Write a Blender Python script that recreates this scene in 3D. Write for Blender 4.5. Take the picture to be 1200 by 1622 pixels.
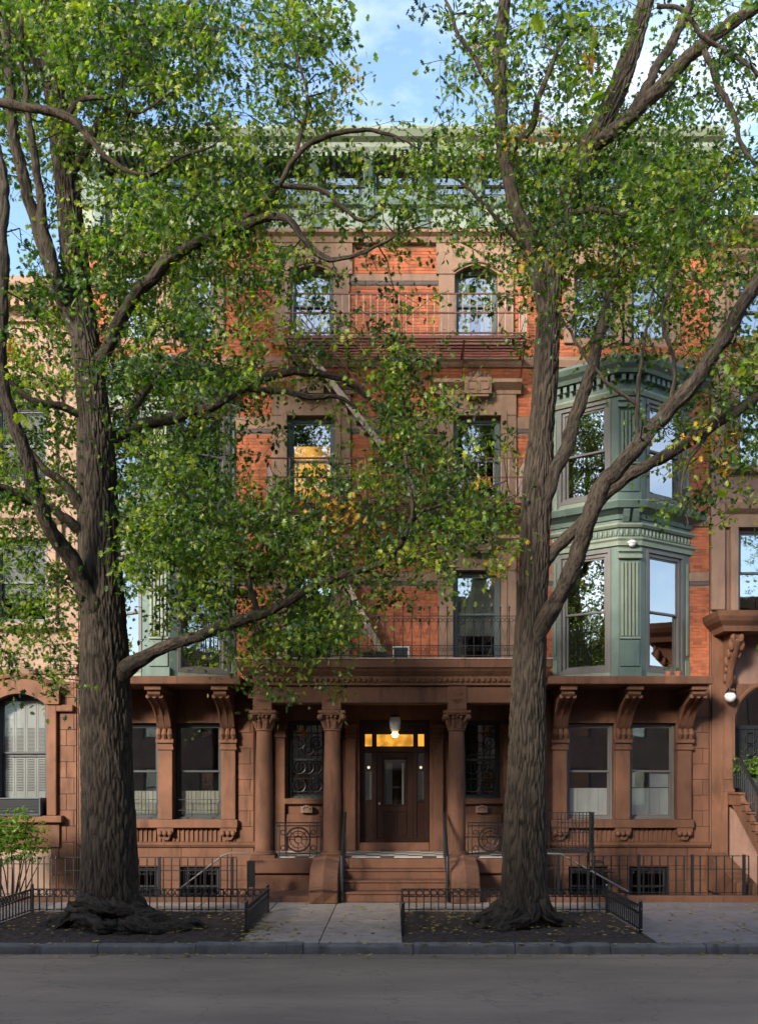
import bpy, bmesh, math, random
import numpy as np
from mathutils import Vector, Matrix, noise
from mathutils import geometry as mgeo

random.seed(7); rng = np.random.default_rng(7)
for o in list(bpy.data.objects): bpy.data.objects.remove(o)
scene = bpy.context.scene
COL = scene.collection
R = math.radians

# ------------------------------------------------------------------ camera, sky, sun, exposure
F, VX, VY, CZ = 1500.0, 624.0, 1235.0, 2.6      # focal length and principal point of the photograph (pixels), eye height
cam = bpy.data.cameras.new('camera'); camo = bpy.data.objects.new('camera', cam); COL.objects.link(camo)
cam.sensor_fit = 'HORIZONTAL'; cam.sensor_width = 36; cam.lens = 36*F/1200
cam.shift_x = -(VX-600)/1200; cam.shift_y = (VY-811)/1200
cam.clip_start = .05; cam.clip_end = 600
camo.location = (0, 0, CZ); camo.rotation_euler = (R(90), 0, 0)
scene.camera = camo

SUN_EL, SUN_AZ = 22.0, 214.0                    # azimuth from +Y towards +X: behind the camera, from the left
w = bpy.data.worlds.new('World'); scene.world = w; w.use_nodes = True
wn, wl = w.node_tree.nodes, w.node_tree.links
wn.clear()
sky = wn.new('ShaderNodeTexSky'); sky.sky_type = 'NISHITA'; sky.sun_disc = False
sky.sun_elevation = R(SUN_EL); sky.sun_rotation = R(SUN_AZ); sky.air_density = 1.0; sky.dust_density = .7; sky.ozone_density = 1.5
tc = wn.new('ShaderNodeTexCoord'); mp = wn.new('ShaderNodeMapping'); mp.inputs['Scale'].default_value = (1.0, 1.0, 2.2)
mp.inputs['Location'].default_value = (.35, .1, .0)
nz = wn.new('ShaderNodeTexNoise'); nz.inputs['Scale'].default_value = 2.6; nz.inputs['Detail'].default_value = 7; nz.inputs['Roughness'].default_value = .58
rp = wn.new('ShaderNodeValToRGB'); rp.color_ramp.elements[0].position = .51; rp.color_ramp.elements[1].position = .86
mx = wn.new('ShaderNodeMix'); mx.data_type = 'RGBA'
mx.inputs['B'].default_value = (5.2, 5.5, 6.0, 1)
bg = wn.new('ShaderNodeBackground'); bg.inputs['Strength'].default_value = .105
ow = wn.new('ShaderNodeOutputWorld')
wl.new(tc.outputs['Generated'], mp.inputs['Vector']); wl.new(mp.outputs['Vector'], nz.inputs['Vector'])
wl.new(nz.outputs['Fac'], rp.inputs['Fac']); wl.new(rp.outputs['Color'], mx.inputs['Factor'])
wl.new(sky.outputs['Color'], mx.inputs['A']); wl.new(mx.outputs['Result'], bg.inputs['Color']); wl.new(bg.outputs[0], ow.inputs['Surface'])
sun = bpy.data.lights.new('sun', 'SUN'); suno = bpy.data.objects.new('sun', sun); COL.objects.link(suno)
sun.energy = 2.3; sun.angle = R(12); sun.color = (1, .91, .78)
sd = Vector((math.sin(R(SUN_AZ))*math.cos(R(SUN_EL)), math.cos(R(SUN_AZ))*math.cos(R(SUN_EL)), math.sin(R(SUN_EL))))
suno.rotation_euler = sd.to_track_quat('Z', 'Y').to_euler(); suno.location = (-20, -20, 40)
vs = scene.view_settings; vs.view_transform = 'Standard'; vs.look = 'None'; vs.gamma = 1; vs.use_curve_mapping = False
vs.exposure = 2.12
scene.render.engine = 'CYCLES'
scene.cycles.use_denoising = True
scene.cycles.max_bounces = 7; scene.cycles.diffuse_bounces = 4; scene.cycles.glossy_bounces = 3; scene.cycles.transmission_bounces = 4; scene.cycles.transparent_max_bounces = 8
scene.cycles.caustics_reflective = False; scene.cycles.caustics_refractive = False

def X(px, d): return (px-VX)*d/F
def Z(py, d): return CZ+(VY-py)*d/F
def P(px, py, d): return Vector((X(px, d), d, Z(py, d)))

# ------------------------------------------------------------------ materials
def newmat(name):
    m = bpy.data.materials.new(name); m.use_nodes = True
    return m, m.node_tree.nodes, m.node_tree.links, m.node_tree.nodes['Principled BSDF']
def mix(nt, a, b, fac, mode='MIX'):
    n = nt.nodes.new('ShaderNodeMix'); n.data_type = 'RGBA'; n.blend_type = mode
    for k, v in (('Factor', fac), ('A', a), ('B', b)):
        if isinstance(v, bpy.types.NodeSocket): nt.links.new(v, n.inputs[k])
        elif k == 'Factor': n.inputs[k].default_value = v
        else: n.inputs[k].default_value = (*v, 1)
    return n.outputs['Result']
def noi(nt, scale, detail=4, rough=.55, stretch=(1, 1, 1), dist=0):
    g = nt.nodes.new('ShaderNodeNewGeometry'); mpn = nt.nodes.new('ShaderNodeMapping'); mpn.inputs['Scale'].default_value = stretch
    n = nt.nodes.new('ShaderNodeTexNoise'); n.inputs['Scale'].default_value = scale; n.inputs['Detail'].default_value = detail
    n.inputs['Roughness'].default_value = rough; n.inputs['Distortion'].default_value = dist
    nt.links.new(g.outputs['Position'], mpn.inputs['Vector']); nt.links.new(mpn.outputs['Vector'], n.inputs['Vector'])
    return n.outputs['Fac']
def ramp(nt, fac, *stops):
    r = nt.nodes.new('ShaderNodeValToRGB'); e = r.color_ramp.elements
    while len(e) < len(stops): e.new(.5)
    for k, (p, c) in enumerate(stops):
        e[k].position = p; e[k].color = (*c, 1) if isinstance(c, tuple) else (c, c, c, 1)
    nt.links.new(fac, r.inputs['Fac']); return r.outputs['Color']
def sc(c, k): return tuple(min(1, x*k) for x in c)
def pm(name, col, rough=.75, var=.2, scale=2.5, bump=.15, bscale=60, metallic=0, stain=.25, tint=0, spec=.4):
    """painted / stone material: broad tone change, vertical weather streaks, grain, optional tone per object"""
    m, n, l, b = newmat(name); nt = m.node_tree
    c = mix(nt, sc(col, 1-var), sc(col, 1+var), ramp(nt, noi(nt, scale, 5), (.3, 0.), (.7, 1.)))
    if stain:
        s = ramp(nt, noi(nt, 3.0, 5, .6, (1.6, 1.6, .35), .3), (.5, 0.), (.78, 1.))
        c = mix(nt, c, sc(col, 1-stain*1.9), s)
        c = mix(nt, c, sc(col, 1+stain), ramp(nt, noi(nt, 7, 4), (.62, 0.), (.8, .6)))
    if tint:
        oi = n.new('ShaderNodeObjectInfo'); at = n.new('ShaderNodeAttribute'); at.attribute_name = 'tint'
        ad = n.new('ShaderNodeMath'); ad.operation = 'ADD'; fr = n.new('ShaderNodeMath'); fr.operation = 'FRACT'
        l.new(oi.outputs['Random'], ad.inputs[0]); l.new(at.outputs['Fac'], ad.inputs[1]); l.new(ad.outputs[0], fr.inputs[0])
        c = mix(nt, c, ramp(nt, fr.outputs[0], (0., 1-tint), (.5, 1.), (1., min(1., 1+tint))), 1., 'MULTIPLY')
    l.new(c, b.inputs['Base Color'])
    b.inputs['Roughness'].default_value = rough; b.inputs['Metallic'].default_value = metallic; b.inputs['Specular IOR Level'].default_value = spec
    if bump:
        bp = n.new('ShaderNodeBump'); bp.inputs['Strength'].default_value = bump; bp.inputs['Distance'].default_value = .02
        l.new(noi(nt, bscale, 5, .65), bp.inputs['Height']); l.new(bp.outputs[0], b.inputs['Normal'])
    return m
def emis(name, col, strength, scale=3.0, lo=.5):
    m, n, l, b = newmat(name); nt = m.node_tree
    c = mix(nt, sc(col, lo), col, ramp(nt, noi(nt, scale, 2), (.35, 0.), (.65, 1.)))
    b.inputs['Base Color'].default_value = (*sc(col, .5), 1)
    l.new(c, b.inputs['Emission Color']); b.inputs['Emission Strength'].default_value = strength
    return m
def glassmat(name, tint=(.97, .98, .98), lo=.05, wav=.004, ior=1.55):
    m, n, l, b = newmat(name); nt = m.node_tree; n.remove(b)
    tr = n.new('ShaderNodeBsdfTransparent'); tr.inputs[0].default_value = (*tint, 1)
    gl = n.new('ShaderNodeBsdfGlossy'); gl.inputs['Roughness'].default_value = .015; gl.inputs['Color'].default_value = (.95, .97, 1, 1)
    fr = n.new('ShaderNodeFresnel'); fr.inputs['IOR'].default_value = ior
    mr = n.new('ShaderNodeMapRange'); mr.inputs['From Min'].default_value = 0; mr.inputs['From Max'].default_value = .6; mr.inputs['To Min'].default_value = lo; mr.inputs['To Max'].default_value = 1
    ms = n.new('ShaderNodeMixShader'); bp = n.new('ShaderNodeBump'); bp.inputs['Strength'].default_value = wav; bp.inputs['Distance'].default_value = .1
    l.new(noi(nt, 2.2, 1), bp.inputs['Height']); l.new(bp.outputs[0], gl.inputs['Normal'])
    l.new(fr.outputs[0], mr.inputs['Value']); l.new(mr.outputs[0], ms.inputs[0]); l.new(tr.outputs[0], ms.inputs[1]); l.new(gl.outputs[0], ms.inputs[2])
    l.new(ms.outputs[0], n['Material Output'].inputs['Surface'])
    return m

M = {}
M['brick'] = pm('brick', (.43, .122, .052), .85, .2, 1.0, .2, 90, tint=.38, stain=.32)
M['mortar'] = pm('mortar', (.27, .15, .105), .95, .2, 4, .4, 120, stain=.15)
M['brown'] = pm('brownstone', (.155, .069, .038), .82, .26, 1.3, .4, 60, stain=.32, tint=.16)
M['brown_lite'] = pm('brownstone_pale', (.27, .165, .112), .85, .14, 2.2, .25, 70, stain=.2, tint=.06)
M['pink'] = pm('pink_sandstone', (.30, .195, .14), .85, .15, 1.6, .2, 60, stain=.15, tint=.06)
M['brown_right'] = pm('brownstone_right', (.25, .145, .11), .84, .14, 2.0, .25, 70, stain=.2)
M['cut'] = pm('slate_band', (.10, .075, .07), .8, .15, 3, .2, 60, stain=.1)
M['green'] = pm('green_paint', (.10, .145, .125), .5, .12, 3, .05, 30, stain=.14)
M['palegreen'] = pm('pale_green_paint', (.20, .235, .18), .5, .1, 3, .05, 30, stain=.12)
M['frame'] = pm('grey_window_paint', (.13, .12, .115), .45, .1, 3, .03, 30, stain=.08)
M['darkframe'] = pm('dark_window_paint', (.035, .04, .043), .4, .15, 3, .03, 30, stain=.08)
M['teal'] = pm('slate_blue_window_paint', (.085, .11, .115), .45, .1, 3, .03, 30, stain=.08)
M['iron'] = pm('black_iron', (.012, .013, .015), .42, .3, 9, .06, 90, stain=.2, spec=.5)
M['escape'] = pm('red_iron_paint', (.17, .055, .042), .55, .2, 8, .06, 60, stain=.25)
M['stringer'] = pm('weathered_pale_paint', (.42, .30, .25), .7, .2, 9, .1, 50, stain=.35)
M['white'] = pm('white_paint', (.82, .82, .77), .6, .05, 4, .03, 30, stain=.05)
M['cloth'] = pm('cream_cloth', (.74, .70, .58), .9, .08, 6, .1, 120, stain=.06)
M['shade'] = pm('roller_shade', (.42, .40, .35), .9, .06, 5, .03, 60, stain=.08)
M['room'] = pm('dark_room', (.03, .027, .024), .95, .3, 1.5, 0, stain=0)
M['door'] = pm('dark_door_wood', (.028, .010, .006), .35, .3, 5, .05, 40, stain=.25)
M['asphalt'] = pm('asphalt', (.21, .166, .138), .88, .16, .55, .6, 130, stain=.14)
def asphaltmat(name, col):
    m, n, l, b = newmat(name); nt = m.node_tree
    c = mix(nt, sc(col, .74), sc(col, 1.2), ramp(nt, noi(nt, .5, 5, .6, (.5, 1.6, 1)), (.35, 0.), (.65, 1.)))
    c = mix(nt, c, sc(col, .62), ramp(nt, noi(nt, 2.3, 6, .65, (.6, 1, 1)), (.58, 0.), (.74, .75)))
    c = mix(nt, c, sc(col, 1.3), ramp(nt, noi(nt, 4.1, 5, .6, (.4, 1, 1)), (.60, 0.), (.75, .55)))
    c = mix(nt, c, sc(col, .45), ramp(nt, noi(nt, 150, 2, .5), (.55, 0.), (.7, .55)))
    vo = n.new('ShaderNodeTexVoronoi'); vo.feature = 'DISTANCE_TO_EDGE'; vo.inputs['Scale'].default_value = .55
    g = n.new('ShaderNodeNewGeometry'); ds = n.new('ShaderNodeVectorMath'); ds.operation = 'ADD'; sn = n.new('ShaderNodeTexNoise'); sn.inputs['Scale'].default_value = 2.2; sn.inputs['Detail'].default_value = 5
    l.new(g.outputs['Position'], sn.inputs['Vector']); l.new(g.outputs['Position'], ds.inputs[0]); l.new(sn.outputs['Color'], ds.inputs[1]); l.new(ds.outputs[0], vo.inputs['Vector'])
    c = mix(nt, sc(col, .3), c, ramp(nt, vo.outputs['Distance'], (.0, .5), (.009, 1.)))
    l.new(c, b.inputs['Base Color']); b.inputs['Roughness'].default_value = .86
    bp = n.new('ShaderNodeBump'); bp.inputs['Strength'].default_value = .6; bp.inputs['Distance'].default_value = .02
    l.new(noi(nt, 130, 4, .7), bp.inputs['Height']); l.new(bp.outputs[0], b.inputs['Normal'])
    return m
M['asphalt'] = asphaltmat('asphalt', (.25, .174, .122))
M['slab'] = pm('concrete_slab', (.33, .265, .215), .9, .14, 1.8, .35, 110, stain=.25, tint=.14)
M['blue'] = pm('bluestone_slab', (.22, .182, .165), .85, .12, 1.5, .3, 110, stain=.22, tint=.12)
M['kerb'] = pm('kerb_stone', (.14, .125, .115), .85, .2, 3, .5, 70, stain=.3, tint=.2)
M['soil'] = pm('mulch', (.046, .030, .021), .95, .45, 12, .8, 60, stain=.2)
M['tile_w'] = pm('white_tile', (.55, .53, .5), .35, .06, 4, .03, 30, stain=.12)
M['tile_b'] = pm('dark_tile', (.05, .05, .055), .35, .1, 4, .03, 30, stain=.1)
M['plastic'] = pm('dark_grey_plastic', (.06, .065, .075), .5, .1, 4, .02, 30, stain=.08)
M['terracotta'] = pm('terracotta', (.33, .12, .075), .8, .15, 8, .1, 60, stain=.2)
M['roof'] = pm('roof_felt', (.06, .06, .06), .9, .2, 2, .2, 30, stain=.1)
M['globe'] = pm('opal_glass', (.8, .8, .78), .25, .02, 3, 0, stain=0)
M['amber'] = emis('amber_light', (1, .44, .05), .26, 5, .4)
M['warm'] = emis('warm_room_light', (1, .46, .08), .42, 1.3, .2)
M['bulb'] = emis('bulb_light', (1, .66, .2), 3, 1, .9)
M['lampglow'] = emis('lamp_reflection', (1, .8, .55), .4, 1, .9)
M['glass'] = glassmat('window_glass')
M['glass_bay'] = glassmat('bay_window_glass', (.6, .65, .65), .30, .006)
M['glass_mid'] = glassmat('facade_window_glass', (.85, .88, .88), .12, .006)
M['glass_attic'] = glassmat('attic_glass', (.62, .64, .64), .01, .004, 1.15)
M['glass_dark'] = glassmat('darker_window_glass', (.93, .95, .95), .05)  # slightly darker tint than the plain window glass
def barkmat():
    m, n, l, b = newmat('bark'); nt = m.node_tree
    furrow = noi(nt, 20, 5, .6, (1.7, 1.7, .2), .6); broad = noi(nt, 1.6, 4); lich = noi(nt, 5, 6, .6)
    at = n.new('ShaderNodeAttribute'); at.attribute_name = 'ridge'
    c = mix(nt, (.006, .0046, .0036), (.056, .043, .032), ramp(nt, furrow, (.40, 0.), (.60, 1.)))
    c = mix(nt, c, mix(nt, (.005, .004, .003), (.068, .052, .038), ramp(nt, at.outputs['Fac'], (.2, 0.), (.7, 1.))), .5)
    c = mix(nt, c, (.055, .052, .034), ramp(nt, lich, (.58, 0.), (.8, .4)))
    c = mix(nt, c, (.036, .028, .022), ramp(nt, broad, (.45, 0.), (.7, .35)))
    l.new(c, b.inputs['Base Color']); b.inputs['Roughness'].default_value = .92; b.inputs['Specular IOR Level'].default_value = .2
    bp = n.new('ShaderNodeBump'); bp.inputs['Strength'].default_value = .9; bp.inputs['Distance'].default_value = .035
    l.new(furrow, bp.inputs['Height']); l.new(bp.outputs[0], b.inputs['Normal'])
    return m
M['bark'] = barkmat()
def leafmat(name, stops, trans=.5):
    m, n, l, b = newmat(name); nt = m.node_tree
    at = n.new('ShaderNodeAttribute'); at.attribute_name = 'tint'
    c = ramp(nt, at.outputs['Fac'], *stops)
    l.new(c, b.inputs['Base Color']); b.inputs['Roughness'].default_value = .42; b.inputs['Specular IOR Level'].default_value = .45
    tl = n.new('ShaderNodeBsdfTranslucent'); ms = n.new('ShaderNodeMixShader'); ms.inputs[0].default_value = trans
    tcl = mix(nt, c, (1.7, 2.0, .7), 1., 'MULTIPLY')
    l.new(tcl, tl.inputs['Color']); l.new(b.outputs[0], ms.inputs[1]); l.new(tl.outputs[0], ms.inputs[2])
    l.new(ms.outputs[0], n['Material Output'].inputs['Surface'])
    return m
M['leaf'] = leafmat('oak_leaf', [(0., (.009, .025, .004)), (.45, (.050, .100, .009)), (.86, (.185, .230, .018)), (.90, (.33, .25, .02)), (.95, (.42, .22, .02)), (1., (.27, .09, .025))])
M['shrubleaf'] = leafmat('shrub_leaf', [(0., (.08, .15, .02)), (1., (.17, .25, .04))])
M['litter'] = leafmat('fallen_leaf', [(0., (.14, .075, .03)), (.5, (.36, .24, .06)), (1., (.42, .33, .10))], .15)

# ------------------------------------------------------------------ object helpers
ORG = {}
def kid(o, parent, org):
    COL.objects.link(o); ORG[o.name] = Vector(org)
    if parent: o.parent = parent; o.location = Vector(org)-ORG[parent.name]
    else: o.location = org
    return o
def thing(name, label, cat, loc, group=None):
    o = bpy.data.objects.new(name, None); kid(o, None, loc); o.empty_display_size = .3
    return tag(o, label, cat, group)
def tag(o, label=None, cat=None, group=None, kind=None):
    for k, v in (('label', label), ('category', cat), ('group', group), ('kind', kind)):
        if v: o[k] = v
    return o
def clone(src, parent, off):
    """copy of one mesh object (shared mesh data) moved by off from its source"""
    o = src.copy(); kid(o, parent, ORG[src.name]+Vector(off)); return o
def clone_tree(src, parent, off):
    c = clone(src, parent, off)
    for ch in list(src.children): clone_tree(ch, c, off)
    return c
def frame(p0, p1, z=0):
    """local frame of a wall from plan point p0 to p1: x along, y into the wall, z up"""
    e = (Vector(p1)-Vector(p0)).normalized()
    return Matrix(((e.x, -e.y, 0, p0[0]), (e.y, e.x, 0, p0[1]), (0, 0, 1, z), (0, 0, 0, 1)))
class MB:
    def __init__(s, M=None): s.v = []; s.f = []; s.M = M
    def add(s, vs, fs):
        k = len(s.v); s.v += [tuple(s.M @ Vector(v)) if s.M else tuple(v) for v in vs]; s.f += [[i+k for i in f] for f in fs]; return s
    def box(s, x0, x1, y0, y1, z0, z1):
        return s.add([(x0, y0, z0), (x1, y0, z0), (x1, y1, z0), (x0, y1, z0), (x0, y0, z1), (x1, y0, z1), (x1, y1, z1), (x0, y1, z1)],
                     [(0, 3, 2, 1), (4, 5, 6, 7), (0, 1, 5, 4), (1, 2, 6, 5), (2, 3, 7, 6), (3, 0, 4, 7)])
    def prism(s, poly, axis, a, b):
        n = len(poly)
        put = {'x': lambda p, t: (t, p[0], p[1]), 'y': lambda p, t: (p[0], t, p[1]), 'z': lambda p, t: (p[0], p[1], t)}[axis]
        vs = [put(p, a) for p in poly]+[put(p, b) for p in poly]
        return s.add(vs, [list(range(n))[::-1], list(range(n, 2*n))]+[(i, (i+1) % n, (i+1) % n+n, i+n) for i in range(n)])
    def tube(s, pts, r, n=6, cap=True):
        pts = [Vector(p) for p in pts]; rs = r if isinstance(r, (list, tuple)) else [r]*len(pts)
        vs, fs = [], []; u = None
        for i, p in enumerate(pts):
            t = (pts[min(i+1, len(pts)-1)]-pts[max(i-1, 0)])
            t = t.normalized() if t.length > 1e-9 else Vector((0, 0, 1))
            if u is None: u = t.orthogonal().normalized()
            u = (u-t*u.dot(t)).normalized(); w2 = t.cross(u)
            vs += [p+(u*math.cos(2*math.pi*k/n)+w2*math.sin(2*math.pi*k/n))*rs[i] for k in range(n)]
            if i: fs += [((i-1)*n+k, (i-1)*n+(k+1) % n, i*n+(k+1) % n, i*n+k) for k in range(n)]
        if cap: fs += [list(range(n))[::-1], [(len(pts)-1)*n+k for k in range(n)]]
        return s.add(vs, fs)
    def lathe(s, prof, cx, cy, n=20, sx=1, sy=1):
        vs, fs = [], []
        for i, (r, z) in enumerate(prof):
            vs += [(cx+sx*r*math.cos(2*math.pi*k/n), cy+sy*r*math.sin(2*math.pi*k/n), z) for k in range(n)]
            if i: fs += [((i-1)*n+k, (i-1)*n+(k+1) % n, i*n+(k+1) % n, i*n+k) for k in range(n)]
        fs += [list(range(n))[::-1], [(len(prof)-1)*n+k for k in range(n)]]
        return s.add(vs, fs)
    def ball(s, c, r, n=10, sx=1, sy=1, sz=1):
        m = n//2
        return s.lathe_at(c, [(max(.001, r*math.sin(math.pi*i/m)), -r*sz*math.cos(math.pi*i/m)) for i in range(m+1)], n, sx, sy)
    def lathe_at(s, c, prof, n, sx=1, sy=1): return s.lathe([(r, z+c[2]) for r, z in prof], c[0], c[1], n, sx, sy)
    def ring(s, c, R_, r, n=16, m=5, axis='y'):
        vs, fs = [], []
        for i in range(n):
            a = 2*math.pi*i/n
            for j in range(m):
                b = 2*math.pi*j/m; q = R_+r*math.cos(b); h = r*math.sin(b)
                vs.append((c[0]+q*math.cos(a), c[1]+h, c[2]+q*math.sin(a)) if axis == 'y' else (c[0]+h, c[1]+q*math.cos(a), c[2]+q*math.sin(a)))
                fs.append((i*m+j, i*m+(j+1) % m, ((i+1) % n)*m+(j+1) % m, ((i+1) % n)*m+j))
        return s.add(vs, fs)
    def rect_ring(s, x0, x1, z0, z1, t, y0, y1, tb=None, tt=None):
        tb = tb or t; tt = tt or t
        s.box(x0, x0+t, y0, y1, z0, z1); s.box(x1-t, x1, y0, y1, z0, z1)
        s.box(x0+t, x1-t, y0, y1, z0, z0+tb); return s.box(x0+t, x1-t, y0, y1, z1-tt, z1)
    def wall(s, x0, x1, z0, z1, y0, y1, holes=()):
        xs = sorted({x0, x1, *[min(max(h[k], x0), x1) for h in holes for k in (0, 1)]}); zs = sorted({z0, z1, *[min(max(h[k], z0), z1) for h in holes for k in (2, 3)]})
        inside = lambda x, z: any(h[0] < x < h[1] and h[2] < z < h[3] for h in holes)
        for a, b in zip(xs, xs[1:]):
            for c, d in zip(zs, zs[1:]):
                if not inside((a+b)/2, (c+d)/2):
                    s.add([(a, y0, c), (b, y0, c), (b, y0, d), (a, y0, d)], [(0, 1, 2, 3)]); s.add([(a, y1, c), (b, y1, c), (b, y1, d), (a, y1, d)], [(3, 2, 1, 0)])
        for (a, b, c, d) in list(holes):
            s.add([(a, y0, c), (a, y1, c), (a, y1, d), (a, y0, d)], [(0, 1, 2, 3)]); s.add([(b, y0, c), (b, y1, c), (b, y1, d), (b, y0, d)], [(3, 2, 1, 0)])
            s.add([(a, y0, c), (b, y0, c), (b, y1, c), (a, y1, c)], [(0, 1, 2, 3)]); s.add([(a, y0, d), (b, y0, d), (b, y1, d), (a, y1, d)], [(3, 2, 1, 0)])
        s.add([(x0, y0, z0), (x0, y1, z0), (x0, y1, z1), (x0, y0, z1)], [(3, 2, 1, 0)]); s.add([(x1, y0, z0), (x1, y1, z0), (x1, y1, z1), (x1, y0, z1)], [(0, 1, 2, 3)])
        s.add([(x0, y0, z1), (x1, y0, z1), (x1, y1, z1), (x0, y1, z1)], [(0, 1, 2, 3)]); return s.add([(x0, y0, z0), (x1, y0, z0), (x1, y1, z0), (x0, y1, z0)], [(3, 2, 1, 0)])
    def sweep(s, path, prof):
        """closed profile [(outward, z)] carried along an open plan path with mitred corners"""
        pts = [Vector(p) for p in path]; nr = []
        for a, b in zip(pts, pts[1:]):
            e = (b-a).normalized(); nr.append(Vector((e.y, -e.x)))
        off = []
        for i in range(len(pts)):
            if i == 0: off.append(nr[0])
            elif i == len(pts)-1: off.append(nr[-1])
            else:
                m = (nr[i-1]+nr[i]).normalized(); off.append(m/max(.3, m.dot(nr[i])))
        n = len(prof); vs, fs = [], []
        for i, p in enumerate(pts):
            vs += [(p.x+off[i].x*o, p.y+off[i].y*o, z) for o, z in prof]
            if i: fs += [((i-1)*n+k, i*n+k, i*n+(k+1) % n, (i-1)*n+(k+1) % n) for k in range(n)]
        fs += [list(range(n)), [(len(pts)-1)*n+k for k in range(n)][::-1]]
        return s.add(vs, fs)
    def build(s, name, mat, parent=None, smooth=0, bevel=0, kind=None, fix=True, label=None):
        me = bpy.data.meshes.new(name)
        v = np.array(s.v, dtype=float); lo, hi = v.min(0), v.max(0); org = Vector(((lo[0]+hi[0])/2, (lo[1]+hi[1])/2, lo[2]))
        me.from_pydata([tuple(q) for q in v-np.array(org)], [], s.f)
        if fix and len(s.f) < 6000:
            bm = bmesh.new(); bm.from_mesh(me); bmesh.ops.recalc_face_normals(bm, faces=bm.faces); bm.to_mesh(me); bm.free()
        me.materials.append(M[mat] if isinstance(mat, str) else mat)
        if smooth: me.shade_smooth(); me.set_sharp_from_angle(angle=R(smooth))
        o = bpy.data.objects.new(name, me); kid(o, parent, org)
        if bevel:
            b = o.modifiers.new('bevel', 'BEVEL'); b.width = bevel; b.segments = 1; b.limit_method = 'ANGLE'; b.angle_limit = R(40)
        if kind: o['kind'] = kind
        if label: o['label'] = label
        return o
def B(x0, x1, y0, y1, z0, z1, name, mat, parent, bevel=0, **k): return MB().box(x0, x1, y0, y1, z0, z1).build(name, mat, parent, bevel=bevel, **k)

def raw_mesh(name, verts, tris, mat, parent=None, tint=None, kind=None, attr='tint', smooth=False):
    me = bpy.data.meshes.new(name); nv, nf = len(verts), len(tris); k = tris.shape[1]
    org = Vector((float(verts[:, 0].mean()), float(verts[:, 1].mean()), float(verts[:, 2].min())))
    me.vertices.add(nv); me.vertices.foreach_set('co', (verts-np.array(org)).astype(np.float32).ravel())
    me.loops.add(nf*k); me.loops.foreach_set('vertex_index', tris.astype(np.int32).ravel())
    me.polygons.add(nf); me.polygons.foreach_set('loop_start', np.arange(0, nf*k, k, dtype=np.int32))
    me.polygons.foreach_set('use_smooth', np.full(nf, bool(smooth)))
    me.update(calc_edges=True)
    if tint is not None:
        a = me.attributes.new(attr, 'FLOAT', 'POINT'); a.data.foreach_set('value', tint.astype(np.float32))
    me.materials.append(M[mat]); o = bpy.data.objects.new(name, me); kid(o, parent, org)
    if kind: o['kind'] = kind
    return o

def courses(x0, x1, z0, z1, bw, bh, joint, holes=(), seed=0):
    """running bond pieces [x0,x1,z0,z1] clipped round the openings"""
    rr = random.Random(seed); out = []; r = 0; z = z0
    while z+bh*.6 < z1:
        zt = min(z+bh-joint, z1); cuts = sorted([(max(h[0], x0), min(h[1], x1)) for h in holes if h[2] < zt-.005 and h[3] > z+.005 and h[0] < x1 and h[1] > x0])
        segs = []; a = x0
        for c, d in cuts:
            if c > a: segs.append((a, c))
            a = max(a, d)
        if a < x1: segs.append((a, x1))
        off = x0-(bw/2 if r % 2 else 0)
        for a, b in segs:
            q = off+math.floor((a-off)/bw)*bw
            while q < b-.01:
                c, d = max(q+joint, a), min(q+bw, b)
                if d-c > .025: out.append((c, d, z, zt))
                q += bw
        z += bh; r += 1
    return out
def brick_wall(parent, pieces, y, mat, seed=1, singles=0):
    """bricks proud of the mortar wall at y; the nearest ones are parts, the rest one mass"""
    rr = random.Random(seed)
    pieces = sorted(pieces, key=lambda p: abs((p[0]+p[1])/2-.6)+abs(p[2]-6.6)*.7)
    one = [p for p in pieces if p[1]-p[0] > .19][:singles]; ids = set(map(id, one)); rest = [p for p in pieces if id(p) not in ids]
    if one:
        c0 = one[0]; src = B(c0[0], c0[1], y-.008, y+.02, c0[2], c0[3], 'brick', mat, parent)
        for p in one[1:]: clone(src, parent, (p[0]-c0[0], rr.uniform(-.003, .003), p[2]-c0[2]))
    n = len(rest); V = np.zeros((n, 8, 3)); base = np.array([(0, 4, 5, 1), (1, 5, 6, 2), (2, 6, 7, 3), (3, 7, 4, 0), (0, 1, 2, 3)])
    for i, (a, b, c, d) in enumerate(rest):
        f = y-.008+rr.uniform(-.0015, .0015); V[i] = [(a, f, c), (b, f, c), (b, f, d), (a, f, d), (a, y+.02, c), (b, y+.02, c), (b, y+.02, d), (a, y+.02, d)]
    T = (base[None]+8*np.arange(n)[:, None, None]).reshape(-1, 4)
    return raw_mesh('brickwork', V.reshape(-1, 3), T, mat, parent, np.repeat(rng.random(n), 8), 'stuff')
def ashlar(parent, x0, x1, z0, z1, y, bw, bh, mat, holes=(), proud=.02, seed=3):
    for a, b, c, d in courses(x0, x1, z0, z1, bw, bh, .008, holes, seed):
        B(a, b, y-proud+random.uniform(-.003, .003), y+.02, c, d, 'stone_block', mat, parent, bevel=.006)

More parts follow.
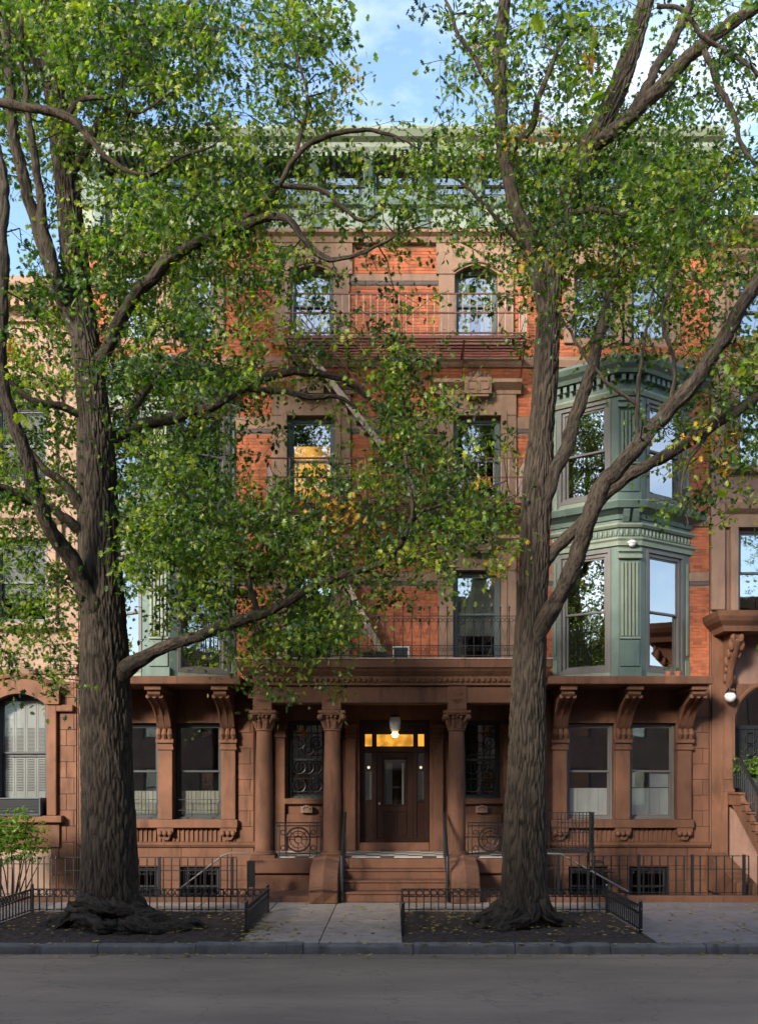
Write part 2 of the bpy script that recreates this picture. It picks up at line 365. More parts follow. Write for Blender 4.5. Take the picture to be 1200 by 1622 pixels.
def window(parent, Mx, w, h, mat='teal', glass='glass', dress=None, depth=.13, split=.5, arch=0, t=.06):
    """double hung window in a local frame: x centred, z from the sill, y into the wall"""
    m = MB(Mx).rect_ring(-w/2, w/2, 0, h, t, depth, depth+.13, tb=t*.9)
    m.box(-w/2, w/2, depth-.03, depth+.02, -.02, .035)
    W = m.build('window', mat, parent)
    a, b = -w/2+t, w/2-t; zs = h*split; z0, z1 = t*.9, h-t
    for (c, d, y) in ((zs-.02, z1, depth+.035), (z0, zs+.02, depth+.08)):
        MB(Mx).rect_ring(a, b, c, d, .042, y, y+.04, tb=.045).build('sash', mat, W)
        MB(Mx).box(a+.042, b-.042, y+.016, y+.023, c+.045, d-.042).build('pane', glass, W)
    if arch:
        k = 10; poly = [(-w/2, h), (-w/2, h-arch)]+[(-w/2+w*i/k, h-arch+arch*(1-(2*i/k-1)**2)) for i in range(1, k)]+[(w/2, h-arch), (w/2, h)]
        MB(Mx).prism(poly, 'y', depth-.02, depth+.06).build('arch_panel', mat, W)
    y = depth+.125
    def board(x0, x1, c, d, name, mt='white'):
        q = MB(Mx); q.rect_ring(x0, x1, c, d, .05, y, y+.03); q.box(x0+.05, x1-.05, y+.012, y+.02, c+.05, d-.05); return q.build(name, mt, W)
    if dress == 'cafe':
        hh = h*.27; n = 4
        q = MB(Mx); k = 28
        for i in range(k):
            x = a+(b-a)*i/k; q.box(x, x+(b-a)/k, y+.012*math.sin(i*2.4), y+.02+.012*math.sin(i*2.4), z0, z0+hh)
        q.build('curtain', 'cloth', W)
        q = MB(Mx)
        for x in (a+.17*w, b-.17*w): q.box(x-.008, x+.008, .06, .075, 0, hh*.78)
        for zz in (.09*h, .2*h): q.box(-w/2, w/2, .06, .075, zz, zz+.014)
        q.build('window_guard', 'iron', W)
    elif dress == 'shutter_low':
        n = 4; hh = h*.3
        for i in range(n): board(a+(b-a)*i/n, a+(b-a)*(i+1)/n-.008, z0, z0+hh, 'shutter')
    elif dress == 'shutter_mixed':
        n = 4
        for i in range(n): board(a+(b-a)*i/n, a+(b-a)*(i+1)/n-.008, z0, z0+h*.3, 'shutter')
        board(a, a+(b-a)*.13, z0+h*.31, zs, 'shutter')
        for i in (2, 3):
            q = MB(Mx); x0, x1 = a+(b-a)*i/n, a+(b-a)*(i+1)/n-.008; q.rect_ring(x0, x1, z0+h*.31, zs, .045, y, y+.03)
            for j in range(14):
                zz = z0+h*.31+.05+j*(zs-z0-h*.31-.1)/14; q.box(x0+.045, x1-.045, y+.004, y+.026, zz, zz+.022)
            q.build('shutter', 'white', W)
    elif dress == 'shutters':
        n = 4
        for i in range(n):
            for c, d in ((z0, h*.48), (h*.49, z1)):
                x0, x1 = a+(b-a)*i/n, a+(b-a)*(i+1)/n-.01
                q = MB(Mx); q.rect_ring(x0, x1, c, d, .04, y, y+.03); mid = c+(d-c)*(.36 if c < .3 else .5)
                q.box(x0+.04, x1-.04, y+.008, y+.02, c+.04, mid) if c < .3 else q.box(x0+.04, x1-.04, y+.008, y+.02, mid, d-.04)
                l0, l1 = (mid, d-.04) if c < .3 else (c+.04, mid)
                k = 20
                for j in range(k): zz = l0+(l1-l0)*j/k; q.box(x0+.04, x1-.04, y+.004, y+.026, zz, zz+(l1-l0)/k*.62)
                q.build('shutter', 'white', W)
    elif dress == 'shade':
        MB(Mx).box(a, b, y, y+.012, h*.32, z1).build('blind', 'shade', W)
    elif dress == 'blind':
        q = MB(Mx); k = 26
        for j in range(k): zz = z0+(h*.5-z0)*j/k; q.box(a, b, y, y+.03, zz, zz+.014)
        q.build('blind', 'frame', W)
    elif dress == 'curtains':
        for x0, x1 in ((a, a+(b-a)*.34), (b-(b-a)*.34, b)):
            q = MB(Mx); k = 10
            for i in range(k): xx = x0+(x1-x0)*i/k; q.box(xx, xx+(x1-x0)/k, y+.02*math.sin(i*1.9), y+.02+.02*math.sin(i*1.9), z0, z1)
            q.build('curtain', 'cloth', W)
    elif dress == 'lit':
        MB(Mx).box(a+.02, b-.02, y+.25, y+.27, h*.06, h*.74).build('room_glow_panel', 'warm', W)  # flat glowing panel stands in for the lit room behind
    return W
def wm(x, y, z): return Matrix.Translation((x, y, z))

# ------------------------------------------------------------------ the brick house
WALL, REC, HX = 22.4, 23.2, 7.45
house = thing('brick_house', 'wide red brick house with green bay windows and columned brownstone porch', 'house', (0, 22.4, 0))
up_holes = []      # openings in the brick wall
W2 = [(-2.52, -1.39, 5.33, 7.53), (1.39, 2.52, 5.33, 7.53)]
W3 = [(-2.52, -1.39, 9.2, 11.18), (1.39, 2.52, 9.2, 11.18)]
W4 = [(-2.44, -1.43, 13.05, 14.72), (1.43, 2.44, 13.05, 14.72), (4.25, 5.2, 13.05, 14.72), (5.6, 6.5, 13.05, 14.72), (-5.2, -4.25, 13.05, 14.72), (-6.5, -5.6, 13.05, 14.72)]
body = MB().wall(-HX, HX, 4.72, 15.3, WALL, WALL+.28, W2+W3+W4)
body.build('wall', 'mortar', house)
GH = [(4.08, 5.2, 1.66, 3.94), (5.57, 6.67, 1.66, 3.94), (4.12, 5.05, -.42, .54), (5.55, 6.5, -.42, .54)]
for s in (-1, 1):
    hs = [(min(s*a, s*b), max(s*a, s*b), c, d) for a, b, c, d in GH]
    MB().wall(min(s*3.3, s*HX), max(s*3.3, s*HX), -.7, 4.718, WALL, WALL+.3, hs).build('wall', 'brown', house)
    B(min(s*3.3, s*3.6), max(s*3.3, s*3.6), WALL+.302, REC+.3, -.7, 4.6, 'wall', 'brown', house)
    B(min(s*HX, s*(HX-.25)), max(s*HX, s*(HX-.25)), WALL+.302, 33, -.7, 16.5, 'wall', 'mortar', house)
    # ashlar facing either side
    for a, b in ((3.32, 3.7), (6.98, 7.43)):
        ashlar(house, min(s*a, s*b), max(s*a, s*b), 1.12, 4.7, WALL, .6, .37, 'brown')
    ashlar(house, min(s*3.32, s*7.43), max(s*3.32, s*7.43), .56, 1.0, WALL, 1.2, .44, 'brown', hs)
    ashlar(house, min(s*3.32, s*7.43), max(s*3.32, s*7.43), -.5, .55, WALL, 1.2, .36, 'brown', hs)
    a0, a1 = min(s*3.25, s*HX), max(s*3.25, s*HX)
    MB().sweep([(a0, WALL), (a1, WALL)], [(-.02, 1.0), (.06, 1.0), (.10, 1.06), (.10, 1.1), (.02, 1.13), (-.02, 1.13)]).build('water_table', 'brown', house)
    # sill, corbels, pilasters, brackets and ledge under the bay
    c0, c1 = min(s*3.68, s*7.05), max(s*3.68, s*7.05)
    B(c0, c1, WALL-.16, WALL+.1, 1.46, 1.655, 'sill', 'brown', house, .012)
    q = MB()
    for k in range(30):
        x = c0+.1+k*(c1-c0-.2)/29; q.box(x-.02, x+.02, WALL-.035, WALL+.01, 1.14, 1.44)
    q.build('fluted_panel', 'brown', house)
    for xc in (3.9, 5.385, 6.83):
        x = s*xc
        B(x-.17, x+.17, WALL-.12, WALL+.05, 1.657, 3.3, 'pilaster', 'brown', house, .012)
        q = MB(); q.box(x-.2, x+.2, WALL-.16, WALL+.02, 3.302, 3.37); q.box(x-.18, x+.18, WALL-.13, WALL+.02, 3.372, 3.46); q.box(x-.21, x+.21, WALL-.19, WALL+.02, 3.462, 3.55)
        for d in (-.13, 0, .13): q.tube([(x+d, WALL-.16, 3.555), (x+d, WALL-.2, 3.66), (x+d, WALL-.17, 3.78)], [.05, .075, .055], 8)
        q.build('capital', 'brown', house, smooth=40)
        prof = [(WALL, 3.7), (WALL-.14, 3.74), (WALL-.26, 3.9), (WALL-.42, 4.12), (WALL-.68, 4.32), (WALL-.95, 4.42), (WALL-1.12, 4.44), (WALL-1.2, 4.52), (WALL-1.2, 4.6), (WALL, 4.6)]
        q = MB().prism(prof, 'x', x-.14, x+.14)
        for d in (-.15, 0, .15):
            q.tube([(x+d, WALL-.2, 3.86), (x+d, WALL-.4, 4.12), (x+d, WALL-.66, 4.31), (x+d, WALL-.95, 4.41), (x+d, WALL-1.14, 4.47)], [.03, .035, .04, .045, .05], 6)
        q.build('bracket', 'brown', house, smooth=40)
        B(x-.185, x+.185, WALL-1.28, WALL-.02, 4.602, 4.716, 'bracket_cap', 'brown', house, .008)
        q = MB(); q.box(x-.19, x+.19, WALL-.13, WALL+.02, 1.36, 1.458)
        for d in (-.12, 0, .12): q.ball((x+d, WALL-.13, 1.33), .065, 10, 1, 1, 1.1)
        q.prism([(x-.15, 1.29), (x+.15, 1.29), (x+.06, 1.17), (x-.06, 1.17)], 'y', WALL-.1, WALL+.01)
        q.build('corbel', 'brown', house, smooth=50)
    e0, e1 = min(s*3.42, s*7.08), max(s*3.42, s*7.08)
    B(e0, e1, WALL-1.4, WALL-.001, 4.72, 4.9, 'ledge', 'brown', house, .015)
    for k, (a, b, c, d) in enumerate(hs[:2]):
        dress = {1: ('shutter_low', 'shutter_mixed'), -1: ('cafe', 'cafe')}[s][k]
        window(house, wm((a+b)/2, WALL, c), b-a-.02, d-c-.01, 'darkframe' if s < 0 else 'frame', 'glass_dark' if s < 0 else 'glass', dress, .16, .5)
    for (a, b, c, d) in hs[2:]:
        W = window(house, wm((a+b)/2, WALL, c), b-a-.02, d-c-.01, 'darkframe', 'glass_dark', None, .1, .5)
        q = MB()
        for i in range(7): x = a+.08+i*(b-a-.16)/6; q.tube([(x, WALL+.04, c), (x, WALL+.04, d)], .011, 5)
        q.build('window_guard', 'iron', W)
# interior shell, floors and roof
B(-HX+.25, HX-.25, 25.2, 33, -.7, 16.4, 'interior', 'room', house)
for z in (4.5, 8.5, 12.3, 15.35): B(-HX+.25, HX-.25, WALL+.5 if z > 5 else REC+.35, 25.19, z, z+.2, 'interior_floor', 'room', house)
B(-HX, HX, WALL+.4, 33, 16.5, 16.7, 'roof', 'roof', house)
# brickwork with its stone bands
bh = W2+W3+W4
def grow(h, l, t, b=0): return (h[0]-l, h[1]+l, h[2]-b, h[3]+t)
sur = [grow(h, .36, .9) for h in W2]+[grow(h, .36, .82, .25) for h in W3]+[grow(h, .38, .62, .25) for h in W4[:2]]+[(4.0, 6.8, 12.9, 15.3), (-6.8, -4.0, 12.9, 15.3)]
bands = [(-9, 9, 7.2, 7.47), (-9, 9, 8.58, 8.84), (-9, 9, 10.8, 11.16), (-9, 9, 12.34, 12.56), (-9, 9, 14.3, 14.55)]
pcs = []
for a, b, z0 in ((-3.9, 3.9, 4.9), (6.85, 7.44, 4.9), (-7.44, -6.85, 4.9)):
    pcs += courses(a, b, z0, 15.2, .21, .075, .0105, sur+bands)
pcs += courses(3.9, 6.85, 12.1, 15.2, .21, .075, .0105, sur+bands)+courses(-6.85, -3.9, 12.1, 15.2, .21, .075, .0105, sur+bands)
brick_wall(house, pcs, WALL, 'brick', 1, 300)
def segs_free(z0, z1, x0, x1):
    out = []; a = x0
    for h in sorted(h for h in sur if h[2] < z1 and h[3] > z0):
        if h[0] > a: out.append((a, min(h[0], x1)))
        a = max(a, h[1])
    if a < x1: out.append((a, x1))
    return out
for (_, _, z0, z1) in bands:
    ranges = [(-7.44, -6.9), (-3.85, 3.85), (6.9, 7.44)] if z0 < 12 else [(-7.44, 7.44)]
    for r0, r1 in ranges:
        for a, b in segs_free(z0, z1, r0, r1):
            if b-a < .05: continue
            if z0 in (8.58, 12.34):
                MB().sweep([(a, WALL), (b, WALL)], [(-.01, z0), (.05, z0), (.1, z0+.14), (.1, z1-.03), (.03, z1), (-.01, z1)]).build('stone_band', 'brown_lite', house)
            else:
                B(a, b, WALL-.03, WALL+.02, z0+.09, z1, 'stone_band', 'brown_lite', house, .005)
                B(a, b, WALL-.024, WALL+.02, z0, z0+.086, 'slate_band', 'cut', house)
# window surrounds
for i, h in enumerate(W2+W3):
    a, b, c, d = h; fl = 2 if i < 2 else 3
    for x0, x1 in ((a-.36, a), (b, b+.36)):
        B(x0, x1, WALL-.09, WALL+.05, c-.1 if fl == 3 else 5.32, d+.001, 'jamb', 'brown_lite', house, .01)
        B(x0+(.22 if x0 < a-.3 else 0), x1-(0 if x0 < a-.3 else .22), WALL-.12, WALL-.085, c, d+.1, 'jamb_moulding', 'brown_lite', house, .008)
    B(a-.36, b+.36, WALL-.1, WALL+.05, d+.003, d+.5, 'lintel', 'brown_lite', house, .01)
    cx = (a+b)/2
    MB().sweep([(a-.46, WALL), (b+.46, WALL)], [(-.02, d+.5), (.12, d+.5), (.14, d+.58), (.26, d+.66), (.32, d+.7), (.32, d+.78), (.05, d+.82), (-.02, d+.82)]).build('cornice', 'brown_lite', house)
    q = MB().box(cx-.31, cx+.31, WALL-.36, WALL-.1, d+.42, d+.8)
    for s2 in (-1, 1):
        q.box(cx+s2*.16-.1, cx+s2*.16+.1, WALL-.385, WALL-.355, d+.7, d+.74); q.box(cx+s2*.24-.02, cx+s2*.24+.02, WALL-.385, WALL-.355, d+.55, d+.7); q.box(cx+s2*.17-.07, cx+s2*.17+.07, WALL-.385, WALL-.355, d+.51, d+.55)
        q.box(cx+s2*.03-.012, cx+s2*.03+.012, WALL-.385, WALL-.355, d+.48, d+.72)
    q.box(cx-.25, cx+.25, WALL-.33, WALL-.1, d+.36, d+.42); q.build('keystone', 'brown_lite', house)
    q = MB()
    for k in range(-3, 4): q.ball((cx+k*.085, WALL-.2, d+.86+.1*math.cos(k*.5)), .05, 8, 1, .8, 1.3)
    q.ball((cx, WALL-.2, d+.9), .09, 8); q.build('crest', 'brown_lite', house, smooth=60)
    q = MB()
    for ang in (-50, 0, 50): q.box(-.012, .012, WALL-.115, WALL-.09, 0, .2); 
    q.v = []; q.f = []
    for ang in (-55, -25, 0, 25, 55):
        sA, cA = math.sin(R(ang)), math.cos(R(ang)); p = (cx, d+.12)
        q.prism([(p[0]-.014*cA, p[1]+.014*sA), (p[0]+.014*cA, p[1]-.014*sA), (p[0]+.2*sA+.006, p[1]+.2*cA), (p[0]+.2*sA-.006, p[1]+.2*cA)], 'y', WALL-.118, WALL-.098)
    q.build('carved_spray', 'brown_lite', house)
    if fl == 3: B(a-.4, b+.4, WALL-.2, WALL+.12, c-.22, c-.003, 'sill', 'brown_lite', house, .012)
    dress = {0: None, 1: 'shade', 2: 'lit', 3: None}[i]
    window(house, wm(cx, WALL, c), b-a-.02, d-c-.01, 'teal', 'glass_mid', dress, .13, .55 if fl == 2 else .5, t=.08)
for i, h in enumerate(W4):
    a, b, c, d = h; cx = (a+b)/2
    if i < 2:
        for x0, x1 in ((a-.38, a), (b, b+.38)): B(x0, x1, WALL-.08, WALL+.05, c-.1, d-.2, 'jamb', 'brown_lite', house, .01)
        k = 12; poly = [(a-.44, d-.198), (a-.44, d+.52), (b+.44, d+.52), (b+.44, d-.198)]+[(b-(b-a)*t/k, d-.198+.2*(1-(2*t/k-1)**2)) for t in range(k+1)]
        MB().prism(poly, 'y', WALL-.1, WALL+.05).build('lintel', 'brown_lite', house, .0)
        q = MB(); pts = [(a-.05+(b-a+.1)*t/k, WALL-.12, d-.13+.22*(1-(2*t/k-1)**2)) for t in range(k+1)]; q.tube(pts, .04, 6); q.build('arch_moulding', 'brown_lite', house, smooth=50)
        B(a-.45, b+.45, WALL-.2, WALL+.1, c-.25, c-.102, 'sill', 'brown_lite', house, .012)
    else:
        for x0, x1 in ((a-.24, a), (b, b+.24)): B(x0, x1, WALL-.08, WALL+.05, 12.9, d+.001, 'jamb', 'brown_lite', house, .01)
        B(a-.24, b+.24, WALL-.1, WALL+.05, d+.003, d+.57, 'lintel', 'brown_lite', house, .01)
    window(house, wm(cx, WALL, c), b-a-.02, d-c-.01, 'teal', 'glass_mid', ['curtains', 'curtains', 'shade', 'curtains', 'shade', None][i], .13, .5, .2 if i < 2 else 0)
# stone architrave and green top cornice
MB().sweep([(-HX, WALL), (HX, WALL)], [(-.05, 15.25), (.12, 15.25), (.16, 15.36), (.26, 15.42), (.26, 15.5), (-.05, 15.5)]).build('stone_architrave', 'brown_lite', house)
B(-HX, HX, WALL-.05, WALL+.3, 15.502, 16.32, 'frieze', 'palegreen', house)
MB().sweep([(-HX, WALL), (HX, WALL)], [(.05, 16.1), (.16, 16.12), (.2, 16.22), (.2, 16.3), (.05, 16.33)]).build('frieze_moulding', 'green', house)
att = [(-6.9+k*1.26+.16, -6.9+k*1.26+1.1, 16.42, 17.0) for k in range(11)]
MB().wall(-HX, HX, 16.322, 17.1, WALL, WALL+.2, att).build('attic_wall', 'green', house)
for (a, b, c, d) in att: window(house, wm((a+b)/2, WALL, c), b-a-.01, d-c-.005, 'darkframe', 'glass_attic', None, .06, .5, t=.04)
for k in range(12):
    x = -6.9+k*1.26-.0
    q = MB(); q.box(x-.12, x+.12, WALL-.2, WALL-.052, 15.504, 17.05); q.box(x-.15, x+.15, WALL-.3, WALL-.05, 15.504, 15.62); q.box(x-.075, x+.075, WALL-.24, WALL-.2, 15.7, 16.05)
    q.prism([(WALL-.2, 16.6), (WALL-.3, 16.7), (WALL-.5, 16.92), (WALL-.55, 17.09), (WALL-.2, 17.09)], 'x', x-.1, x+.1)
    q.build('cornice_bracket', 'green', house)
MB().sweep([(-HX-.1, WALL), (HX+.1, WALL)], [(-.2, 17.1), (.55, 17.1), (.6, 17.18), (.62, 17.27), (.74, 17.33), (.82, 17.45), (.82, 17.52), (-.2, 17.55)]).build('cornice', 'palegreen', house)
q = MB()
for k in range(100): x = -HX+.05+k*.149; q.box(x, x+.075, WALL-.56, WALL-.02, 17.0, 17.098)
q.build('dentil_course', 'palegreen', house, kind='stuff')
# ---- green bays
def bay(s):
    pts = [(3.72, WALL), (5.08, 21.45), (5.58, 21.45), (6.99, WALL)]
    if s < 0: pts = [(-x, y) for x, y in pts][::-1]
    e0 = Vector(pts[0])-(Vector(pts[1])-Vector(pts[0])).normalized()*.25; e1 = Vector(pts[3])+(Vector(pts[3])-Vector(pts[2])).normalized()*.25
    path = [tuple(e0), pts[1], pts[2], tuple(e1)]
    for (z0, z1, hz0, hz1, fl) in ((4.902, 8.5, 5.12, 7.78, 2), (8.86, 11.75, 9.1, 11.2, 3)):
        for i in (0, 2):
            p0, p1 = pts[i], pts[i+1]; L = (Vector(p1)-Vector(p0)).length; fr = frame(p0, p1)
            u0 = L-.25-1.15 if i == 0 else .25
            MB(fr).wall(-.02 if i == 0 else 0, L if i == 0 else L+.02, z0, z1, 0, .12, [(u0, u0+1.15, hz0, hz1)]).build('bay_wall', 'green', house)
            wf = fr @ Matrix.Translation((u0+.575, 0, hz0))
            window(house, wf, 1.13, hz1-hz0-.01, 'frame', 'glass_bay', {2: None, 3: 'blind'}[fl] if i == (2 if s > 0 else 0) else None, .02, .5, t=.07)
            q = MB(fr); q.rect_ring(u0-.07, u0+1.22, hz0-.07, hz1+.07, .072, -.025, .01); q.build('window_casing', 'frame', house)
            a, b = (.04, u0-.1) if i == 0 else (u0+1.27, L-.04)
            q = MB(fr); q.box(a, b, -.03, .0, z0+.03, z0+.5)
            for k in range(4): x = a+.04+(b-a-.08)*(k+.2)/4; q.box(x, x+(b-a)*.13, -.03, 0, z0+.62, hz1-.1)
            q.build('side_pilaster', 'palegreen', house)
            MB(fr).box(u0-.05, u0+1.2, -.02, .0, z0+.004, hz0-.075).build('apron_panel', 'palegreen', house)
        q = MB(); a, b = pts[1][0], pts[2][0]
        q.box(a+.001, b-.001, 21.449, 21.8, z0, z1); q.build('corner_pier', 'green', house)
        q = MB(); q.box(a-.015, b+.015, 21.39, 21.448, z0, z0+.24); q.box(a+.03, b-.03, 21.41, 21.448, z0+.26, z0+.86); q.build('pier_base', 'green', house, bevel=.01)
        q = MB()
        for k in range(5): x = a+.075+k*.083; q.box(x-.026, x+.026, 21.405, 21.45, z0+.95, hz1-.25)
        q.box(a+.02, b-.02, 21.395, 21.447, z0+.885, z0+.93); q.build('fluted_pilaster', 'palegreen', house)
        for zz, t_, o_ in ((hz1-.18, .09, .09), (hz1-.02, .07, .05)):
            q = MB(); q.box(a-.02, b+.02, 21.45-o_, 21.448, zz, zz+t_); q.build('pier_capital', 'palegreen', house, bevel=.01)
        if fl == 2:
            # entablature mouldings, leaf frieze
            MB().sweep(path, [(-.05, 7.9), (.05, 7.9), (.06, 8.0), (.10, 8.04), (.10, 8.08), (-.05, 8.08)]).build('architrave_moulding', 'palegreen', house)
            MB().sweep(path, [(-.05, 8.31), (.05, 8.31), (.09, 8.36), (.09, 8.4), (-.05, 8.4)]).build('architrave_moulding', 'palegreen', house)
            q = MB()
            for i in (0, 1, 2):
                p0, p1 = pts[i], pts[i+1]; L = (Vector(p1)-Vector(p0)).length; q.M = frame(p0, p1); n = int(L/.115)
                for k in range(n):
                    u = (k+.5)*L/n; q.ball((u, -.02, 8.2), .036, 8, 1, .8, 2.4); q.ball((u+L/n/2, -.02, 8.14), .018, 6, 1, .8, 1.5)
            q.build('leaf_frieze', 'palegreen', house, smooth=60, kind='stuff')
            for x in (a+.14, b-.14):
                q = MB().prism([(21.45, 8.4), (21.35, 8.42), (21.28, 8.52), (21.23, 8.64), (21.23, 8.7), (21.45, 8.7)], 'x', x-.07, x+.07); q.build('cornice_bracket', 'green', house)
            MB().sweep(path, [(-.06, 8.5), (.04, 8.5), (.06, 8.6), (.2, 8.68), (.27, 8.7), (.3, 8.78), (.32, 8.84), (-.06, 8.87)]).build('cornice', 'green', house)
            MB().sweep(path, [(.0, 8.843), (.3, 8.846), (.3, 8.862), (.0, 8.875)]).build('cornice_flashing', 'palegreen', house)
        else:
            MB().sweep(path, [(-.05, 11.3), (.05, 11.3), (.09, 11.38), (.09, 11.42), (-.05, 11.42)]).build('architrave_moulding', 'palegreen', house)
            q = MB()
            for i in (0, 1, 2):
                p0, p1 = pts[i], pts[i+1]; L = (Vector(p1)-Vector(p0)).length; q.M = frame(p0, p1); n = max(2, int(L/.16))
                for k in range(n): u = (k+.5)*L/n; q.box(u-.045, u+.045, -.16, .0, 11.6, 11.74)
            q.build('dentil_course', 'green', house, kind='stuff')
            MB().sweep(path, [(-.06, 11.75), (.22, 11.75), (.26, 11.83), (.36, 11.9), (.42, 12.0), (.42, 12.06), (-.06, 12.12)]).build('cornice', 'green', house)
    q = MB().prism([pts[0], pts[1], pts[2], pts[3], (pts[3][0], WALL+.01), (pts[0][0], WALL+.01)][:4], 'z', 12.06, 12.2); q.build('bay_roof', 'roof', house)
    q = MB().prism([pts[0], pts[1], pts[2], pts[3]], 'z', 8.52, 8.66); q.build('bay_floor', 'room', house)
bay(1); bay(-1)
# ---- porch
PF = 21.1
for s in (-1, 1):      # floor platform and face
    pass
B(-3.2, 3.2, 21.2, REC+.3, .70, .80, 'porch_slab', 'brown', house)
B(-3.24, 3.24, 21.1, 21.4, .50, .835, 'porch_face', 'brown', house, .02)
B(-3.16, 3.16, 21.2, 21.6, -.3, .498, 'porch_base', 'brown', house)
tw = None
nx, ny = 20, 7
for i in range(nx):
    for j in range(ny):
        x0 = -3.2+i*6.4/nx; y0 = 21.405+j*(REC-21.405)/ny
        B(x0+.002, x0+6.4/nx-.002, y0+.002, y0+(REC-21.405)/ny-.002, .80, .85, 'tile', 'tile_w' if (i+j) % 3 else 'tile_b', house)
PH = [(-.85, .87, .85, 4.07), (1.66, 2.6, 2.14, 4.05), (-2.6, -1.66, 2.14, 4.05)]
MB().wall(-3.3, 3.3, .7, 4.6, REC, REC+.3, PH).build('wall', 'brown', house)
B(-3.3, 3.3, PF+.3, REC, 4.44, 4.6, 'porch_ceiling', 'brown', house)
for x in (-1.06, 1.08, -1.44, 1.46, -2.78, 2.78, -3.14, 3.14):
    B(x-.12, x+.12, REC-.12, REC+.02, .852, 3.62, 'pilaster', 'brown', house, .012)
    q = MB(); q.box(x-.15, x+.15, REC-.16, REC+.02, 3.622, 3.7); q.box(x-.13, x+.13, REC-.13, REC+.02, 3.702, 3.85); q.box(x-.17, x+.17, REC-.2, REC+.02, 3.852, 3.95); q.build('capital', 'brown', house, bevel=.01)
for s in (-1, 1):
    xc = s*2.13
    B(xc-.56, xc+.56, REC-.13, REC+.1, 2.0, 2.135, 'sill', 'brown', house, .012)
    q = MB(); q.box(xc-.5, xc+.5, REC-.06, REC+.01, 1.2, 1.75); q.box(xc-.42, xc+.42, REC-.075, REC-.055, 1.28, 1.67); q.build('panel', 'brown', house, bevel=.01)
    q = MB(); q.box(xc-.14, xc+.14, REC-.19, REC-.05, 1.79, 1.95)
    for ang in (-60, -30, 0, 30, 60): q.ball((xc+.09*math.sin(R(ang)), REC-.2, 1.86+.09*math.cos(R(ang))), .03, 6, 1, .6, 1.3)
    q.build('palmette', 'brown_lite', house, smooth=50)
    W = window(house, wm(xc, REC, 2.14), .92, 1.9, 'darkframe', 'glass_dark', None, .14, .5)
    q = MB(); rr = random.Random(5)
    for k in range(6): x = xc-.4+k*.16; q.tube([(x, REC+.05, 2.16), (x, REC+.05, 4.03)], .009, 5)
    for zz in (2.3, 2.62, 3.2, 3.75): q.tube([(xc-.44, REC+.05, zz), (xc+.44, REC+.05, zz)], .009, 5)
    for (cx_, cz_) in ((-.22, 3.5), (.22, 3.5), (0, 3.35), (-.2, 2.9), (.2, 2.9), (0, 2.9), (-.2, 2.45), (.2, 2.45)):
        q.ring((xc+cx_, REC+.04, cz_), .16, .011, 16, 5); q.ring((xc+cx_, REC+.04, cz_), .08, .009, 12, 4)
    q.build('window_guard', 'iron', W, smooth=60)
# columns
def column(x):
    y = 21.42; prof = [(.205, .99), (.203, 1.5), (.2, 2.2), (.188, 3.0), (.172, 3.66), (.172, 3.7)]
    c = MB().lathe([(r, z) for r, z in prof], x, y, 32).build('column', 'brown', house, smooth=40)
    q = MB(); q.box(x-.27, x+.27, y-.27, y+.27, .837, .905)
    q.lathe([(.262, .906), (.272, .925), (.262, .947), (.235, .95), (.23, .965), (.237, .975), (.22, .988), (.207, .995)], x, y, 32); q.build('base', 'brown', c, smooth=50)
    q = MB(); q.lathe([(.176, 3.69), (.2, 3.705), (.2, 3.735), (.178, 3.75), (.175, 3.8), (.19, 3.92), (.23, 4.03), (.27, 4.08)], x, y, 24)
    q.box(x-.3, x+.3, y-.3, y+.3, 4.09, 4.15); q.box(x-.27, x+.27, y-.27, y+.27, 4.05, 4.092)
    for k in range(8):      # leaves, then corner volutes
        a = k*math.pi/4+math.pi/8; q.tube([(x+.17*math.cos(a), y+.17*math.sin(a), 3.76), (x+.2*math.cos(a), y+.2*math.sin(a), 3.86), (x+.24*math.cos(a), y+.24*math.sin(a), 3.92), (x+.25*math.cos(a), y+.25*math.sin(a), 3.9)], [.045, .05, .04, .015], 6)
    for sx in (-1, 1):
        for sy in (-1, 1):
            q.ball((x+sx*.255, y+sy*.255, 4.0), .07, 10)
            q.tube([(x+sx*.12, y+sy*.12, 3.82), (x+sx*.18, y+sy*.18, 3.93), (x+sx*.24, y+sy*.24, 4.02)], [.03, .04, .05], 6)
    for k in range(-1, 2): q.ball((x+k*.09, y-.24, 4.0+.02*(k == 0)), .035, 8)
    q.build('capital', 'brown', c, smooth=50)
    return c
c0 = column(-2.94)
for x in (-1.40, 1.41, 2.94): clone_tree(c0, house, (x+2.94, 0, 0))
for x in (-2.94, -1.4, 1.41, 2.94):
    q = MB().box(x-.21, x+.21, PF+.03, PF+.6, 4.152, 4.70)
    q.build('impost_block', 'brown', house, bevel=.01)
    q = MB()
    for ang in (-65, -35, 0, 35, 65):
        sA, cA = math.sin(R(ang)), math.cos(R(ang))
        for sg in (1, -1): q.tube([(x+.02*sA, PF+.03, 4.45+sg*.03), (x+.09*sA, PF+.022, 4.45+sg*(.03+.08*cA)), (x+.13*sA, PF+.03, 4.45+sg*(.03+.13*cA))], [.008, .022, .006], 5)
    q.build('carved_spray', 'brown', house, smooth=60)
B(-3.15, 3.15, PF+.06, PF+.55, 4.30, 4.69, 'entablature', 'brown', house, .012)
B(-3.15, 3.15, PF+.038, PF+.058, 4.32, 4.38, 'entablature_fillet', 'brown', house)
B(-3.15, 3.15, PF-.02, WALL, 4.702, 4.90, 'entablature_frieze', 'brown', house)
q = MB()
for k in range(52): x = -3.1+k*.12; q.box(x, x+.06, PF-.08, PF-.018, 4.78, 4.86)
q.build('dentil_course', 'brown', house, kind='stuff')
